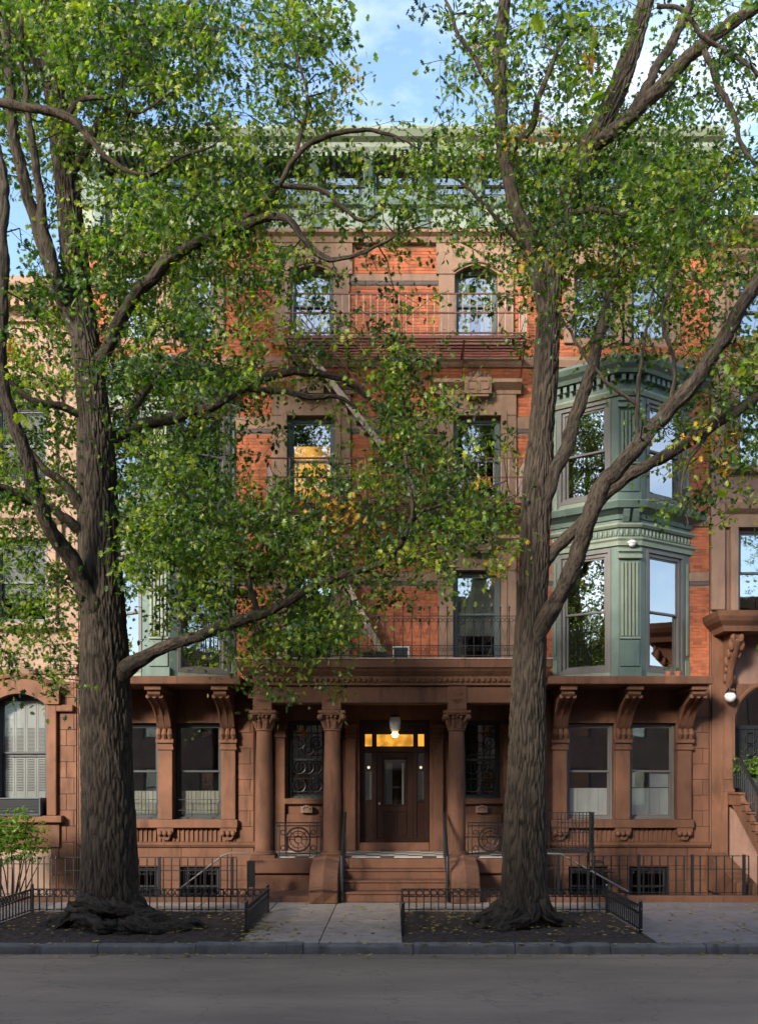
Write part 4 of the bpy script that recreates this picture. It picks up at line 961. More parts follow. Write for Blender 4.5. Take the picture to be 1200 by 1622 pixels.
# balcony railing on the porch roof
t = thing('balcony_railing', 'black spear topped railing with scrolls along the porch roof', 'railing', (0, 21.15, 5.3))
by = 21.08; src = ssc = None; nb = 32; sp = 6.3/nb
for k in range(nb+1):
    x = -3.15+k*sp
    if src is None:
        q = MB().box(x-.009, x+.009, by-.009, by+.009, 5.31, 6.38); q.lathe([(.001, 6.38), (.028, 6.43), (.012, 6.46), (.001, 6.53)], x, by, 5); q.box(x-.022, x+.022, by-.008, by+.006, 6.36, 6.38); src = q.build('picket', 'iron', t)
    else: clone(src, t, (k*sp, 0, 0))
    if k < nb:
        if ssc is None:
            q = MB(); c = x+sp/2; q.ring((c-.05, by, 6.15), .04, .007, 12, 4); q.ring((c+.05, by, 6.15), .04, .007, 12, 4)
            q.tube([(c-.09, by, 6.15), (c-.06, by, 5.95), (c, by, 5.72), (c+.06, by, 5.95), (c+.09, by, 6.15)], .006, 4)
            q.ring((c-.04, by, 5.5), .035, .006, 10, 4); q.ring((c+.04, by, 5.5), .035, .006, 10, 4); ssc = q.build('scroll', 'iron', t, smooth=60)
        else: clone(ssc, t, (k*sp, 0, 0))
for zz in (5.36, 6.24, 5.58): B(-3.17, 3.17, by-.008, by+.014, zz-.009, zz+.009, 'rail', 'iron', t)
for x in (-3.17, 3.17):
    B(x-.014, x+.014, by, WALL-.02, 6.23, 6.25, 'side_rail', 'iron', t); B(x-.014, x+.014, by, WALL-.02, 5.35, 5.37, 'side_rail', 'iron', t)
    for k in range(1, 6): clone(src, t, (x+3.15, k*.2, 0))
# fire escape
t = thing('fire_escape', 'rusty red iron fire escape with two slatted landings and steep stairs', 'fire escape', (0, 21.9, 8.85))
for z, x0, x1, opx in ((8.85, -2.87, 2.92, -2.1), (12.55, -2.45, 2.98, -2.2)):
    src = None
    for k in range(7):
        y = 21.36+k*.15
        if src is None: src = B(x0, x1, y, y+.05, z, z+.03, 'slat', 'escape', t)
        else: clone(src, t, (0, k*.15, 0))
    for x in (x0+.02, x0+1.4, .05, x1-1.4, x1-.02):
        B(x-.02, x+.02, 21.28, WALL-.03, z-.06, z-.002, 'bearer', 'escape', t)
        MB().tube([(x, 21.36, z-.06), (x, 21.9, z-.35), (x, WALL-.03, z-.6)], .018, 6).build('brace', 'escape', t)
    B(x0, x1, 21.27, 21.30, z-.03, z+.035, 'edge_beam', 'escape', t)
    for zz in (z+.1, z+.55, z+.98): B(x0, x1, 21.28, 21.31, zz-.016, zz+.016, 'rail', 'escape', t)
    src = None; n = 34; src2 = None
    for k in range(n+1):
        x = x0+.01+k*(x1-x0-.02)/n
        if src is None: src = B(x-.009, x+.009, 21.286, 21.304, z+.05, z+.98, 'baluster', 'stringer', t)
        else: clone(src, t, (k*(x1-x0-.02)/n, 0, 0))
    for x in (x0, x1):
        for zz in (z+.55, z+.98): B(x-.008, x+.008, 21.3, WALL-.02, zz-.01, zz+.012, 'side_rail', 'escape', t)
        for k in range(1, 7): clone(src, t, (x-x0-.01, k*.15, 0))
for (xa, za, xb, zb) in ((-2.15, 12.55, .75, 8.88), (-2.0, 8.85, -.2, 5.32)):
    for y in (21.5, 21.98):
        d = Vector((xb-xa, 0, zb-za)); nrm = Vector((-d.z, 0, d.x)).normalized()*.065
        q = MB(); A, Bp = Vector((xa, y, za)), Vector((xb, y, zb))
        q.prism([(A.x-nrm.x, A.z-nrm.z), (Bp.x-nrm.x, Bp.z-nrm.z), (Bp.x+nrm.x, Bp.z+nrm.z), (A.x+nrm.x, A.z+nrm.z)], 'y', y-.01, y+.01); q.build('stringer', 'stringer', t)
        up = Vector((0, 0, .75)); MB().tube([A+up*.3, A+up, Bp+up, Bp+up*.2], .014, 6).build('stair_rail', 'escape', t, smooth=40)
    n = 15
    for k in range(1, n):
        p = Vector((xa+(xb-xa)*k/n, 0, za+(zb-za)*k/n)); B(p.x-.09, p.x+.09, 21.51, 21.97, p.z-.012, p.z+.012, 'tread', 'escape', t)

# ------------------------------------------------------------------ small things
t = thing('pendant_lantern', 'lit glass pendant lantern hanging over the entrance', 'lantern', (.02, 22.2, 4.0))
lx, ly = .02, 22.2
MB().tube([(lx, ly, 4.44), (lx, ly, 4.12)], .012, 6).build('chain', 'iron', t)
MB().lathe([(.05, 4.12), (.12, 4.09), (.13, 4.06), (.02, 4.06)], lx, ly, 16).build('cap', 'iron', t, smooth=50)
q = MB().lathe([(.125, 4.06), (.135, 3.95), (.12, 3.8), (.06, 3.7), (.02, 3.68)], lx, ly, 16).build('shade', 'globe', t, smooth=50)
MB().lathe([(.05, 3.70), (.085, 3.66), (.06, 3.6), (.01, 3.58)], lx, ly, 12).build('bulb', 'bulb', t, smooth=60)
t = thing('wall_lamp', 'white globe wall lamp beside the arched doorway', 'lamp', (7.86, WALL-.3, 4.4))
gx, gy, gz = X(1156, 22.05), 22.05, Z(1104, 22.05)
MB().tube([(gx, WALL-.13, gz+.14), (gx, gy, gz+.22), (gx, gy, gz+.14)], .025, 8).build('arm', 'iron', t, smooth=50)
MB().lathe([(.06, gz+.15), (.1, gz+.12), (.1, gz+.09)], gx, gy, 14).build('cap', 'iron', t, smooth=50)
MB().lathe([(.09, gz+.09), (.13, gz+.03), (.13, gz-.03), (.08, gz-.1), (.02, gz-.13)], gx, gy, 16).build('globe', 'globe', t, smooth=60)
t = thing('security_camera', 'small white dome camera on the corner of the right bay', 'camera', (5.36, 21.1, 7.9))
MB().lathe([(.1, 7.93), (.1, 7.97), (.06, 7.99)], 5.36, 21.35, 16).build('mount', 'white', t, smooth=40); MB().ball((5.36, 21.35, 7.93), .085, 12).build('dome', 'globe', t, smooth=60)
def ac(name, label, x0, x1, y0, y1, z0, z1, mat='plastic', louv=True):
    t = thing(name, label, 'air conditioner', ((x0+x1)/2, (y0+y1)/2, z0))
    MB().rect_ring(x0, x1, z0, z1, .035, y0, y0+.06).build('bezel', mat, t, bevel=.008); B(x0, x1, y0+.061, y1, z0, z1, 'casing', mat, t, .012)
    q = MB(); k = 9
    for i in range(k): zz = z0+.045+i*(z1-z0-.09)/k; q.box(x0+.035, x1-.035, y0+.015, y0+.05, zz, zz+.018)
    q.build('grille', 'plastic' if mat != 'plastic' else 'darkframe', t); return t
ac('air_conditioner', 'dark grey air conditioner in the arched shuttered window', -9.36, -8.26, WALL-.28, WALL+.14, 1.752, 2.17)
ac('air_conditioner', 'small pale framed unit standing behind the balcony railing', X(622, 21.4), X(648, 21.4), 21.4, 21.75, 5.303, 5.62, 'white')
t = thing('planter_box', 'long dark planter box standing behind the balcony railing', 'planter', (X(592, 21.4), 21.5, 5.303))
x0, x1 = X(572, 21.4), X(614, 21.4); q = MB(); q.rect_ring(x0, x1, 5.303, 5.5, .03, 21.4, 21.62); q.build('box', 'plastic', t, bevel=.01); B(x0+.03, x1-.03, 21.42, 21.6, 5.33, 5.47, 'soil', 'soil', t)

# ------------------------------------------------------------------ leaves
def leaf_template(kind):
    if kind == 'oak':       # lobed pin oak leaf, stalk at the origin, tip along +y
        half = [(0, 0), (.07, .12), (.30, .10), (.13, .30), (.44, .40), (.16, .55), (.34, .76), (.11, .80)]
        out = half+[(0, 1.05)]+[(-x, y) for x, y in half[1:][::-1]]
    elif kind == 'simple':
        out = [(0, 0), (.3, .25), (.2, .45), (.38, .6), (0, 1.0), (-.38, .6), (-.2, .45), (-.3, .25)]
    else:
        out = [(0, 0), (.22, .3), (.2, .65), (0, 1.0), (-.2, .65), (-.22, .3)]
    c = (0, .5); v = [(c[0], c[1], .05)]+[(x, y, -.16*abs(x)-.10*(y-.5)**2) for x, y in out]
    n = len(out); return np.array(v), np.array([(0, i+1, (i+1) % n+1) for i in range(n)])
def leaves(pos, size, kind, droop=.5, upbias=.8):
    """verts, tris for leaves at pos; each with its own turn, droop and size"""
    tv, tt = leaf_template(kind); n = len(pos)
    az = rng.random(n)*2*np.pi; pitch = -np.abs(rng.normal(droop, .5, n)); 
    tip = np.stack([np.cos(az)*np.cos(pitch), np.sin(az)*np.cos(pitch), np.sin(pitch)], 1)
    nr = rng.normal(0, .6, (n, 3)); nr[:, 2] += upbias
    nr -= tip*(nr*tip).sum(1, keepdims=True); nr /= np.linalg.norm(nr, axis=1, keepdims=True)+1e-9
    sd = np.cross(tip, nr); s = size*rng.uniform(.65, 1.2, n)
    V = pos[:, None, :]+s[:, None, None]*(tv[None, :, 0:1]*sd[:, None, :]+tv[None, :, 1:2]*tip[:, None, :]+tv[None, :, 2:3]*nr[:, None, :])
    T = tt[None]+len(tv)*np.arange(n)[:, None, None]
    return V.reshape(-1, 3), T.reshape(-1, 3), len(tv)

# ------------------------------------------------------------------ trees
def crom(pts, step):
    """Catmull-Rom through (Vector, radius) pairs"""
    P4 = [np.array((*p, r)) for p, r in pts]; P4 = [2*P4[0]-P4[1]]+P4+[2*P4[-1]-P4[-2]]; out = []
    for a, b, c, d in zip(P4, P4[1:], P4[2:], P4[3:]):
        n = max(2, int(np.linalg.norm((c-b)[:3])/step))
        for k in range(n):
            t = k/n; out.append(.5*((2*b)+(-a+c)*t+(2*a-5*b+4*c-d)*t*t+(-a+3*b-3*c+d)*t**3))
    out.append(P4[-2]); return np.array(out)
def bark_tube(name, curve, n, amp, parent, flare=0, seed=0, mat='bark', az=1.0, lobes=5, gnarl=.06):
    """limb with furrowed bark as real relief; ridge height kept as an attribute"""
    m = len(curve); V = np.zeros((m, n, 3)); A = np.zeros((m, n)); u = None; s = 0; off = seed*17.3
    for i in range(m):
        t = Vector(curve[min(i+1, m-1), :3]-curve[max(i-1, 0), :3]).normalized()
        if i: s += float(np.linalg.norm(curve[i, :3]-curve[i-1, :3]))
        u = (t.orthogonal() if u is None else u-t*u.dot(t)).normalized(); w2 = t.cross(u); r = max(.004, curve[i, 3]); p = Vector(curve[i, :3])
        for k in range(n):
            a = 2*math.pi*k/n; ca, sa = math.cos(a), math.sin(a)
            q = Vector((ca*r*22+off, sa*r*22, s*3.0*az+.35*math.sin(a*3))); f = noise.noise(q); f2 = noise.noise(Vector((ca*r*46+off, sa*r*46+9, s*8*az)))
            ridge = min(1, abs(f)*2.6)*.75+.25*min(1, abs(f2)*2.2)
            big = noise.noise(Vector((ca*1.4+off, sa*1.4, s*.9))) if gnarl < .1 else noise.noise(Vector((ca*1.3+off, sa*1.3, s*4)))+.6*noise.noise(Vector((ca*2.6+off, sa*2.6, s*9)))
            rad = r*(1+gnarl*big)+amp*(ridge-.5)
            if flare:
                fz = math.exp(-s/.34); rad *= 1+flare*fz*(.30+.5*max(0, math.cos(lobes*a+1.1+.6*noise.noise(Vector((off, a, 0))))))
                rad += .05*fz*noise.noise(Vector((ca*3+off, sa*3, s*5)))
            V[i, k] = p+(u*ca+w2*sa)*rad; A[i, k] = ridge
    idx = np.arange(m*n).reshape(m, n); a = idx[:-1]; b = idx[1:]
    T = np.stack([a, np.roll(a, -1, 1), np.roll(b, -1, 1), b], -1).reshape(-1, 4)
    return raw_mesh(name, V.reshape(-1, 3), T, mat, parent, A.ravel(), None, 'ridge', True)
def px_curve(pts, step):
    c = crom([(P(x, y, d), hw*d/F) for x, y, d, hw in pts], step)
    if step > .03:      # limbs wander a little between their points
        for i in range(len(c)):
            k = min(1, i/14); q = Vector(c[i, :3])
            for a in range(3): c[i, a] += k*(.05*noise.noise(q*1.9+Vector((a*11, 0, 0)))+.022*noise.noise(q*5.5+Vector((a*7, 3, 0))))
            c[i, 3] *= 1+.14*noise.noise(q*4)
    return c

LT = [(172, 1484, 16.6, 44), (172, 1440, 16.6, 44), (173, 1380, 16.6, 43), (172, 1300, 16.6, 41), (169, 1200, 16.6, 39), (167, 1100, 16.6, 38), (164, 1000, 16.6, 35), (159, 900, 16.6, 32), (154, 800, 16.6, 31), (151, 700, 16.6, 27), (143, 600, 16.6, 22), (129, 500, 16.6, 20), (117, 400, 16.6, 20), (107, 300, 16.6, 18), (95, 200, 16.6, 17), (82, 100, 16.6, 15), (72, 0, 16.6, 13), (62, -150, 16.6, 9), (58, -320, 16.6, 4)]
LB = [
 [(140, 570, 16.6, 13), (102, 480, 16.4, 14), (72, 400, 16.2, 13), (46, 310, 16.1, 11), (26, 230, 16, 10), (14, 100, 16, 8), (8, 0, 16, 7), (0, -150, 16, 3)],
 [(108, 500, 16.5, 9), (88, 440, 16.1, 11), (70, 350, 15.8, 9), (52, 240, 15.6, 7), (38, 120, 15.5, 5), (30, 0, 15.4, 3)],
 [(163, 1030, 16.6, 13), (150, 975, 16.4, 17), (118, 892, 16, 16), (82, 842, 15.6, 14), (60, 790, 15.3, 13), (40, 720, 15, 13), (20, 660, 14.8, 12), (5, 600, 14.6, 12), (3, 450, 14.4, 12), (4, 300, 14.4, 10), (-10, 200, 14.4, 8), (-30, 50, 14.4, 5)],
 [(156, 865, 16.6, 8), (124, 838, 16.4, 10), (78, 802, 16, 8), (42, 790, 15.8, 8), (0, 772, 15.5, 7), (-70, 745, 15.2, 5), (-140, 735, 15, 2)],
 [(154, 840, 16.6, 8), (126, 800, 16.4, 11), (96, 765, 16.2, 8), (68, 738, 16, 7), (38, 695, 15.9, 5), (12, 640, 15.8, 3), (-10, 590, 15.8, 2)],
 [(130, 660, 16.5, 8), (90, 640, 16.2, 7), (50, 632, 16, 6), (10, 600, 15.8, 4), (-40, 580, 15.6, 2)],
 [(166, 1110, 16.6, 14), (188, 1072, 16.5, 20), (236, 1037, 16.2, 15), (300, 1012, 15.9, 12), (350, 992, 15.8, 12), (410, 975, 15.6, 11), (470, 945, 15.5, 9), (540, 912, 15.4, 8), (600, 895, 15.3, 7), (635, 860, 15.2, 6), (650, 820, 15.1, 5), (645, 750, 15, 4), (635, 690, 15, 2.5), (610, 640, 15, 1.5)],
 [(640, 850, 15.2, 4), (665, 812, 15.2, 3.5), (710, 795, 15.2, 3), (760, 780, 15.3, 2), (800, 760, 15.4, 1.4)],
 [(410, 975, 15.6, 6), (395, 915, 15.5, 5), (420, 860, 15.4, 4), (470, 830, 15.3, 3), (520, 800, 15.2, 2)],
 [(165, 700, 16.8, 12), (230, 672, 17, 11), (290, 660, 17.2, 10), (340, 642, 17.3, 9), (385, 615, 17.4, 8), (440, 592, 17.5, 8), (500, 590, 17.5, 7), (560, 612, 17.6, 5), (600, 640, 17.6, 3), (640, 660, 17.6, 1.5)],
 [(395, 615, 17.4, 6), (450, 622, 17.4, 6), (500, 630, 17.4, 5), (540, 632, 17.4, 4), (580, 660, 17.4, 2)],
 [(190, 690, 16.9, 8), (215, 640, 16.8, 8), (250, 590, 16.7, 6), (290, 560, 16.6, 4), (330, 545, 16.6, 2)],
 [(148, 590, 16.6, 13), (195, 500, 16.2, 12), (245, 432, 15.8, 12), (290, 396, 15.6, 11), (340, 370, 15.4, 9), (400, 350, 15.2, 8), (445, 345, 15, 7), (482, 382, 15, 6), (522, 414, 15, 5), (580, 395, 14.9, 3), (625, 372, 14.9, 2)],
 [(350, 366, 15.4, 7), (400, 335, 15.3, 6), (440, 292, 15.3, 5), (475, 240, 15.3, 5), (520, 216, 15.2, 5), (580, 207, 15.2, 4), (625, 214, 15.2, 3), (660, 235, 15.2, 1.5)],
 [(440, 292, 15.3, 5), (510, 302, 15.3, 4.5), (545, 330, 15.3, 4), (580, 345, 15.3, 3), (620, 290, 15.3, 2), (640, 240, 15.3, 1.5)],
 [(470, 240, 15.3, 4), (485, 160, 15.2, 3), (470, 90, 15.2, 2.5), (450, 20, 15.1, 2)],
 [(-60, 140, 14.5, 9), (0, 160, 14.5, 8), (50, 170, 14.5, 8), (112, 186, 14.6, 7), (165, 245, 14.7, 5), (228, 276, 14.8, 4), (288, 248, 14.9, 3), (340, 230, 14.9, 1.5)],
 [(105, 186, 14.6, 5), (128, 156, 14.6, 5), (190, 154, 14.6, 4), (215, 178, 14.7, 3), (270, 150, 14.7, 2)],
 [(190, 156, 14.6, 4), (195, 100, 14.5, 3), (205, 40, 14.4, 2.5), (215, -30, 14.4, 2)],
 [(105, 290, 16.5, 9), (160, 190, 16.6, 7), (220, 90, 16.8, 6), (290, 10, 17, 4), (350, -80, 17.1, 2)],
 [(90, 150, 16.5, 8), (30, 60, 16.6, 6), (-60, -60, 16.8, 4), (-150, -150, 17, 2)],
 [(70, 0, 16.6, 8), (150, -110, 16.2, 6), (260, -210, 16, 4), (380, -260, 15.8, 2)],
]
RT = [(832, 1484, 16.6, 36), (831, 1440, 16.6, 36), (830, 1390, 16.6, 34), (831, 1300, 16.6, 32), (834, 1200, 16.6, 29), (836, 1100, 16.6, 26.5), (840, 1000, 16.6, 24), (845, 900, 16.6, 23), (849, 800, 16.6, 22.5), (853, 740, 16.6, 22), (857, 680, 16.6, 19), (863, 600, 16.6, 19), (869, 500, 16.6, 17.5), (875, 430, 16.6, 17), (891, 350, 16.6, 17), (914, 280, 16.6, 17), (945, 210, 16.6, 16), (978, 140, 16.6, 15), (1006, 60, 16.6, 13), (1030, -30, 16.6, 11), (1060, -150, 16.6, 8), (1090, -320, 16.6, 3)]
RB = [
 [(940, 232, 16.5, 13), (995, 185, 16.3, 14), (1047, 133, 16.1, 13), (1110, 70, 15.9, 12), (1200, 8, 15.7, 10), (1290, -70, 15.5, 7), (1380, -170, 15.4, 3)],
 [(1000, 180, 16.4, 9), (1033, 117, 16.5, 9), (1072, 50, 16.6, 8), (1095, -10, 16.7, 7), (1130, -120, 16.8, 4)],
 [(868, 510, 16.6, 13), (842, 400, 16.4, 14), (815, 320, 16.2, 13), (800, 250, 16.1, 13), (792, 150, 16, 12), (797, 0, 15.9, 11), (806, -150, 15.8, 8), (800, -300, 15.8, 3)],
 [(852, 850, 16.6, 10), (868, 775, 16.5, 14), (893, 712, 16.6, 13), (915, 650, 16.8, 12), (935, 590, 16.9, 11), (948, 540, 17, 10), (962, 470, 17.2, 7), (985, 390, 17.4, 5), (1010, 300, 17.6, 3)],
 [(840, 1050, 16.6, 13), (853, 1000, 16.45, 18), (886, 942, 16.1, 16), (910, 890, 15.8, 16), (930, 830, 15.5, 16), (950, 780, 15.3, 16), (1000, 715, 15, 15), (1060, 650, 14.8, 15), (1110, 590, 14.6, 14), (1160, 510, 14.4, 13), (1210, 430, 14.2, 12), (1290, 320, 14, 9), (1360, 200, 14, 4)],
 [(845, 940, 16.6, 9), (864, 890, 16.6, 12), (905, 845, 16.4, 11), (950, 795, 16.2, 10), (1000, 750, 16, 11), (1060, 715, 15.8, 11), (1130, 675, 15.6, 10), (1200, 628, 15.4, 9), (1290, 570, 15.2, 6), (1380, 520, 15, 3)],
 [(1009, 705, 15, 5), (1009, 640, 15, 4), (1013, 590, 15, 3.5), (1022, 530, 15, 3), (1035, 450, 15, 2), (1060, 390, 15, 1.5)],
 [(1007, 640, 15, 4), (960, 605, 15, 3.5), (925, 565, 15, 3), (895, 515, 15.1, 2.5), (880, 470, 15.1, 2)],
 [(1060, 650, 14.8, 5), (1068, 580, 14.7, 4), (1050, 500, 14.6, 3), (1070, 430, 14.6, 2.5), (1110, 350, 14.5, 2), (1130, 320, 14.5, 1.5)],
 [(1040, 10, 13.6, 4), (1077, 14, 13.6, 4), (1113, 60, 13.6, 4.5), (1157, 83, 13.6, 4.5), (1200, 117, 13.6, 4), (1270, 150, 13.6, 3)],
 [(1130, 675, 15.6, 5), (1085, 740, 15.4, 3), (1080, 790, 15.3, 2), (1090, 830, 15.3, 1.5)],
 [(800, 250, 16.1, 7), (840, 200, 16, 7), (848, 160, 15.9, 6), (870, 110, 15.8, 4), (900, 40, 15.8, 2.5)],
 [(792, 160, 16, 6), (750, 90, 15.8, 4), (715, 30, 15.7, 3), (690, -60, 15.6, 2)],
 [(835, 395, 16.4, 6), (790, 350, 16.1, 4), (745, 300, 15.9, 3), (700, 270, 15.8, 2)],
 [(891, 350, 16.6, 7), (930, 330, 16, 6), (1000, 340, 15.4, 4), (1080, 330, 15, 3), (1150, 290, 14.7, 2)],
 [(1110, 70, 15.9, 6), (1150, 160, 15.7, 5), (1190, 250, 15.6, 4), (1260, 320, 15.5, 2)],
]
GRID = """
999888877850136677753566
999888857860005677644566
888888766752104566645555
887777756652321566665666
655777775422355677777666
445667777554666677888888
345788888655666678889988
256888886433544378888877
376778886532232378888776
776776665422321257777665
776777776545511124555554
776788886535732113333566
776888765324864101123466
776888831123874310012566
766689852233886510001566
766689966666888710000552
665699978877777600000311
665699999988877500000000
676457888885631000000000
765245788884310000000000
776233468862000000000000
143110034220000000000000""".split()

def grow_tree(label, loc, trunk, limbs, cells, seed, group, roots):
    t = thing('street_tree', label, 'tree', loc, group)
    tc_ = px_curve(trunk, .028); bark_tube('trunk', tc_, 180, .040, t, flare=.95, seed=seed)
    sk = [tc_[20::6]]
    for k, L in enumerate(limbs):
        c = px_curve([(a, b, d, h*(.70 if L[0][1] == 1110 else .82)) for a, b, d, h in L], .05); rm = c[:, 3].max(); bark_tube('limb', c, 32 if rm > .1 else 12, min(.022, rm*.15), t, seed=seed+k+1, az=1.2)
        sk.append(c[2::3] if len(c) > 8 else c)
    for k, (pts, r0, r1) in enumerate(roots):
        c = crom([(Vector(p), r0+(r1-r0)*i/(len(pts)-1)) for i, p in enumerate(pts)], .03)
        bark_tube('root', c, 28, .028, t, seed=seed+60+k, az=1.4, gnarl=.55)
    S = np.concatenate(sk); S = S[S[:, 2] > 3.0]
    cl = np.array([c[:3] for c in cells])
    d0 = np.array([np.min(((S[:, :3]-p)**2).sum(1)) for p in cl]); order = np.argsort(d0)
    tw = []; cap = np.zeros((len(S)+len(cl)*3+10, 4)); cap[:len(S)] = S; n = len(S)
    for i in order:
        p = cl[i]; dv = cap[:n, :3]-p; dd = (dv**2).sum(1)+np.maximum(0, dv[:, 2])**2*.6; j = int(np.argmin(dd)); q = cap[j, :3]; r0 = min(.016, max(.0045, cap[j, 3]*.7)); L = math.sqrt(((q-p)**2).sum())
        mid = (q+p)/2+rng.normal(0, .10*L, 3); mid[2] += .12*L
        m2 = q*.3+p*.7+rng.normal(0, .06*L, 3); m2[2] += .06*L
        pts = [q, mid, m2, p]; rs = [r0, r0*.8, r0*.65, max(.0035, r0*.5)]
        tw.append((pts, rs))
        for a, r in ((mid, rs[1]), (m2, rs[2]), (p, rs[3])): cap[n] = (*a, r); n += 1
    # twigs: three sided tubes, joined
    k = len(tw); V = np.zeros((k, 4, 3, 3)); PT_ = np.array([a for a, _ in tw]); RS = np.array([b for _, b in tw])
    tg = PT_[:, -1]-PT_[:, 0]; tg /= np.linalg.norm(tg, axis=1, keepdims=True)+1e-9; ref = np.tile(np.array([.3, .2, .93]), (k, 1)); u = np.cross(tg, ref); u /= np.linalg.norm(u, axis=1, keepdims=True)+1e-9; v = np.cross(tg, u)
    for j in range(3):
        a = 2*np.pi*j/3; V[:, :, j] = PT_+RS[:, :, None]*(u*np.cos(a)+v*np.sin(a))[:, None, :]
    idx = np.arange(12).reshape(4, 3); T = []
    for a in range(3):
        for b in range(3): T.append((idx[a, b], idx[a, (b+1) % 3], idx[a+1, (b+1) % 3], idx[a+1, b]))
    T = (np.array(T)[None]+12*np.arange(k)[:, None, None]).reshape(-1, 4)
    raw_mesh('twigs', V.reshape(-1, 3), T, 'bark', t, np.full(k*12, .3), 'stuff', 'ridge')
    # leaves: fine in view, plain ones outside the frame
    sprays = []
    for kind, nm in (('oak', 'crown'), ('simple', 'outer_crown')):
        pos, tn = [], []
        for (x, y, z, cnt, base, kd, sz) in cells:
            if kd != kind: continue
            a_ = rng.random()*6.283; b_ = rng.normal(-.35, .4); ax = np.array([math.cos(a_)*math.cos(b_), math.sin(a_)*math.cos(b_), math.sin(b_)])
            u_ = rng.normal(0, .30, cnt); g = u_[:, None]*ax+rng.normal(0, 1, (cnt, 3))*np.array([.10, .10, .085]); g[:, 2] -= .35*u_**2; g *= sz
            if kd == 'oak': sprays.append((np.array([x, y, z]), ax))
            pos.append(g+np.array([x, y, z])); tn.append(np.clip(base+rng.normal(0, .16 if base < .85 else .05, cnt), 0, .87 if base < .85 else 1))
        if not pos: continue
        pos = np.concatenate(pos); tn = np.concatenate(tn)
        V, T, nv = leaves(pos, .105 if kind == 'oak' else .19, kind, .65, .7)
        raw_mesh(nm, V, T, 'leaf', t, np.repeat(tn, nv), 'stuff')
    q = MB()
    for p, ax in sprays: q.tube([p-ax*.42-np.array([0, 0, .05]), p, p+ax*.42-np.array([0, 0, .07])], [.006, .005, .003], 3, False)
    q.build('twigs', 'bark', t, kind='stuff', fix=False)
    return t
def cells_for(side):
    out = []
    LM = []
    for L in (LB if side == 'L' else RB):
        for (x0, y0, d0, h0), (x1, y1, d1, h1) in zip(L, L[1:]):
            for k in range(4): f = k/4; LM.append((x0+(x1-x0)*f, y0+(y1-y0)*f, d0+(d1-d0)*f, h0+(h1-h0)*f))
    LM = np.array([l for l in LM if l[3] > 3.2])
    def cluster(px, py, d, kind, sz=1.0, yel=.006, cnt=None):
        p = P(px, py, d)
        if p.z < 2.6: return
        base = .9+.1*rng.random() if rng.random() < yel else min(.8, max(.05, rng.normal(.42, .25)))
        out.append((p.x, p.y, p.z, cnt or int(rng.integers(22, 36)), base, kind, sz))
    YS = [(545, 845, 40), (425, 945, 25), (1120, 700, 45), (950, 420, 40), (70, 1000, 20), (20, 560, 20), (835, 210, 30), (410, 70, 25), (470, 620, 30), (555, 820, 25), (420, 530, 35), (1150, 540, 30)]
    for r, row in enumerate(GRID):
        for c, ch in enumerate(row):
            dens = int(ch)/10
            if not dens: continue
            cx, cy = c*50+25, r*50+25
            own = 'L' if cx < (610 if cy < 250 else 740 if cy < 450 else 835) else 'R'
            if own != side: continue
            lai = -math.log(1-min(.97, dens*1.05))*((1.6 if cy < 420 else 1.1) if dens > .75 else 1 if dens > .35 else .55); nl = lai*172
            k = nl/29; k = int(k)+(rng.random() < k-int(k))
            for _ in range(int(k*1.9)+(rng.random() < .5)):
                px, py = cx+rng.uniform(-27, 27), cy+rng.uniform(-27, 27)
                if rng.random() > .52+1.25*noise.noise(Vector((px/42, py/34, 5.0))): continue
                d = float(np.clip(rng.normal(16.1, 1.7), 12.6, 20.2))
                if side == 'L' and 120 < px < 205 and py > 690: d = rng.uniform(17.4, 20)
                if side == 'R' and 805 < px < 900 and py > 480: d = rng.uniform(17.4, 20)
                if side == 'R' and py > 560 and 880 < px < 1060: d = rng.uniform(13.5, 15.2)
                dl = np.hypot(LM[:, 0]-px, LM[:, 1]-py); j = int(np.argmin(dl-LM[:, 3]))
                if dl[j] < 26+LM[j, 3] and d < LM[j, 2]+.3 and rng.random() < .78: d = min(20.2, LM[j, 2]+rng.uniform(.35, 2.2))
                yel = .006
                for (yx, yy, yr) in YS:
                    if (px-yx)**2+(py-yy)**2 < yr*yr: yel = .45
                cluster(px, py, d, 'oak', 1.0, yel)
    # crown beyond the frame: above, and out to the side
    rngx = (-420, 600) if side == 'L' else (620, 1620)
    for _ in range(340):
        px, py = rng.uniform(*rngx), rng.uniform(-520, 950)
        if -10 < px < 1210 and py > -15: continue
        ux = (px-(120 if side == 'L' else 930))/560; uy = (py-300)/850
        if ux*ux+uy*uy > 1: continue
        cluster(px, py, float(np.clip(rng.normal(15.8, 2.3), 11.5, 20.2)), 'simple', 1.7, .02, 16)
    return out
def roots_for(cx, cy, R0, n, lump, seed):
    rr = random.Random(seed); out = []
    for k in range(n):
        a = -math.pi*.5+rr.uniform(-1.9, 1.9); L = rr.uniform(.35, .75); b = a+rr.uniform(-.9, .9)
        p = [(cx+R0*.55*math.cos(a), cy+R0*.55*math.sin(a), rr.uniform(.25, .55)), (cx+R0*.95*math.cos(a), cy+R0*.95*math.sin(a), rr.uniform(.14, .36)),
             (cx+(R0+L*.5)*math.cos(b), cy+(R0+L*.4)*math.sin(b), rr.uniform(.03, .14)), (cx+(R0+L)*math.cos(b), cy+(R0+L*.8)*math.sin(b), -.06)]
        out.append((p, rr.uniform(.13, .2)*lump, .05))
    return out
lx0, rx0 = X(172, 16.6), X(832, 16.6)
rootsL = roots_for(lx0, 16.6, .62, 9, 1.0, 3)
rr = random.Random(11)
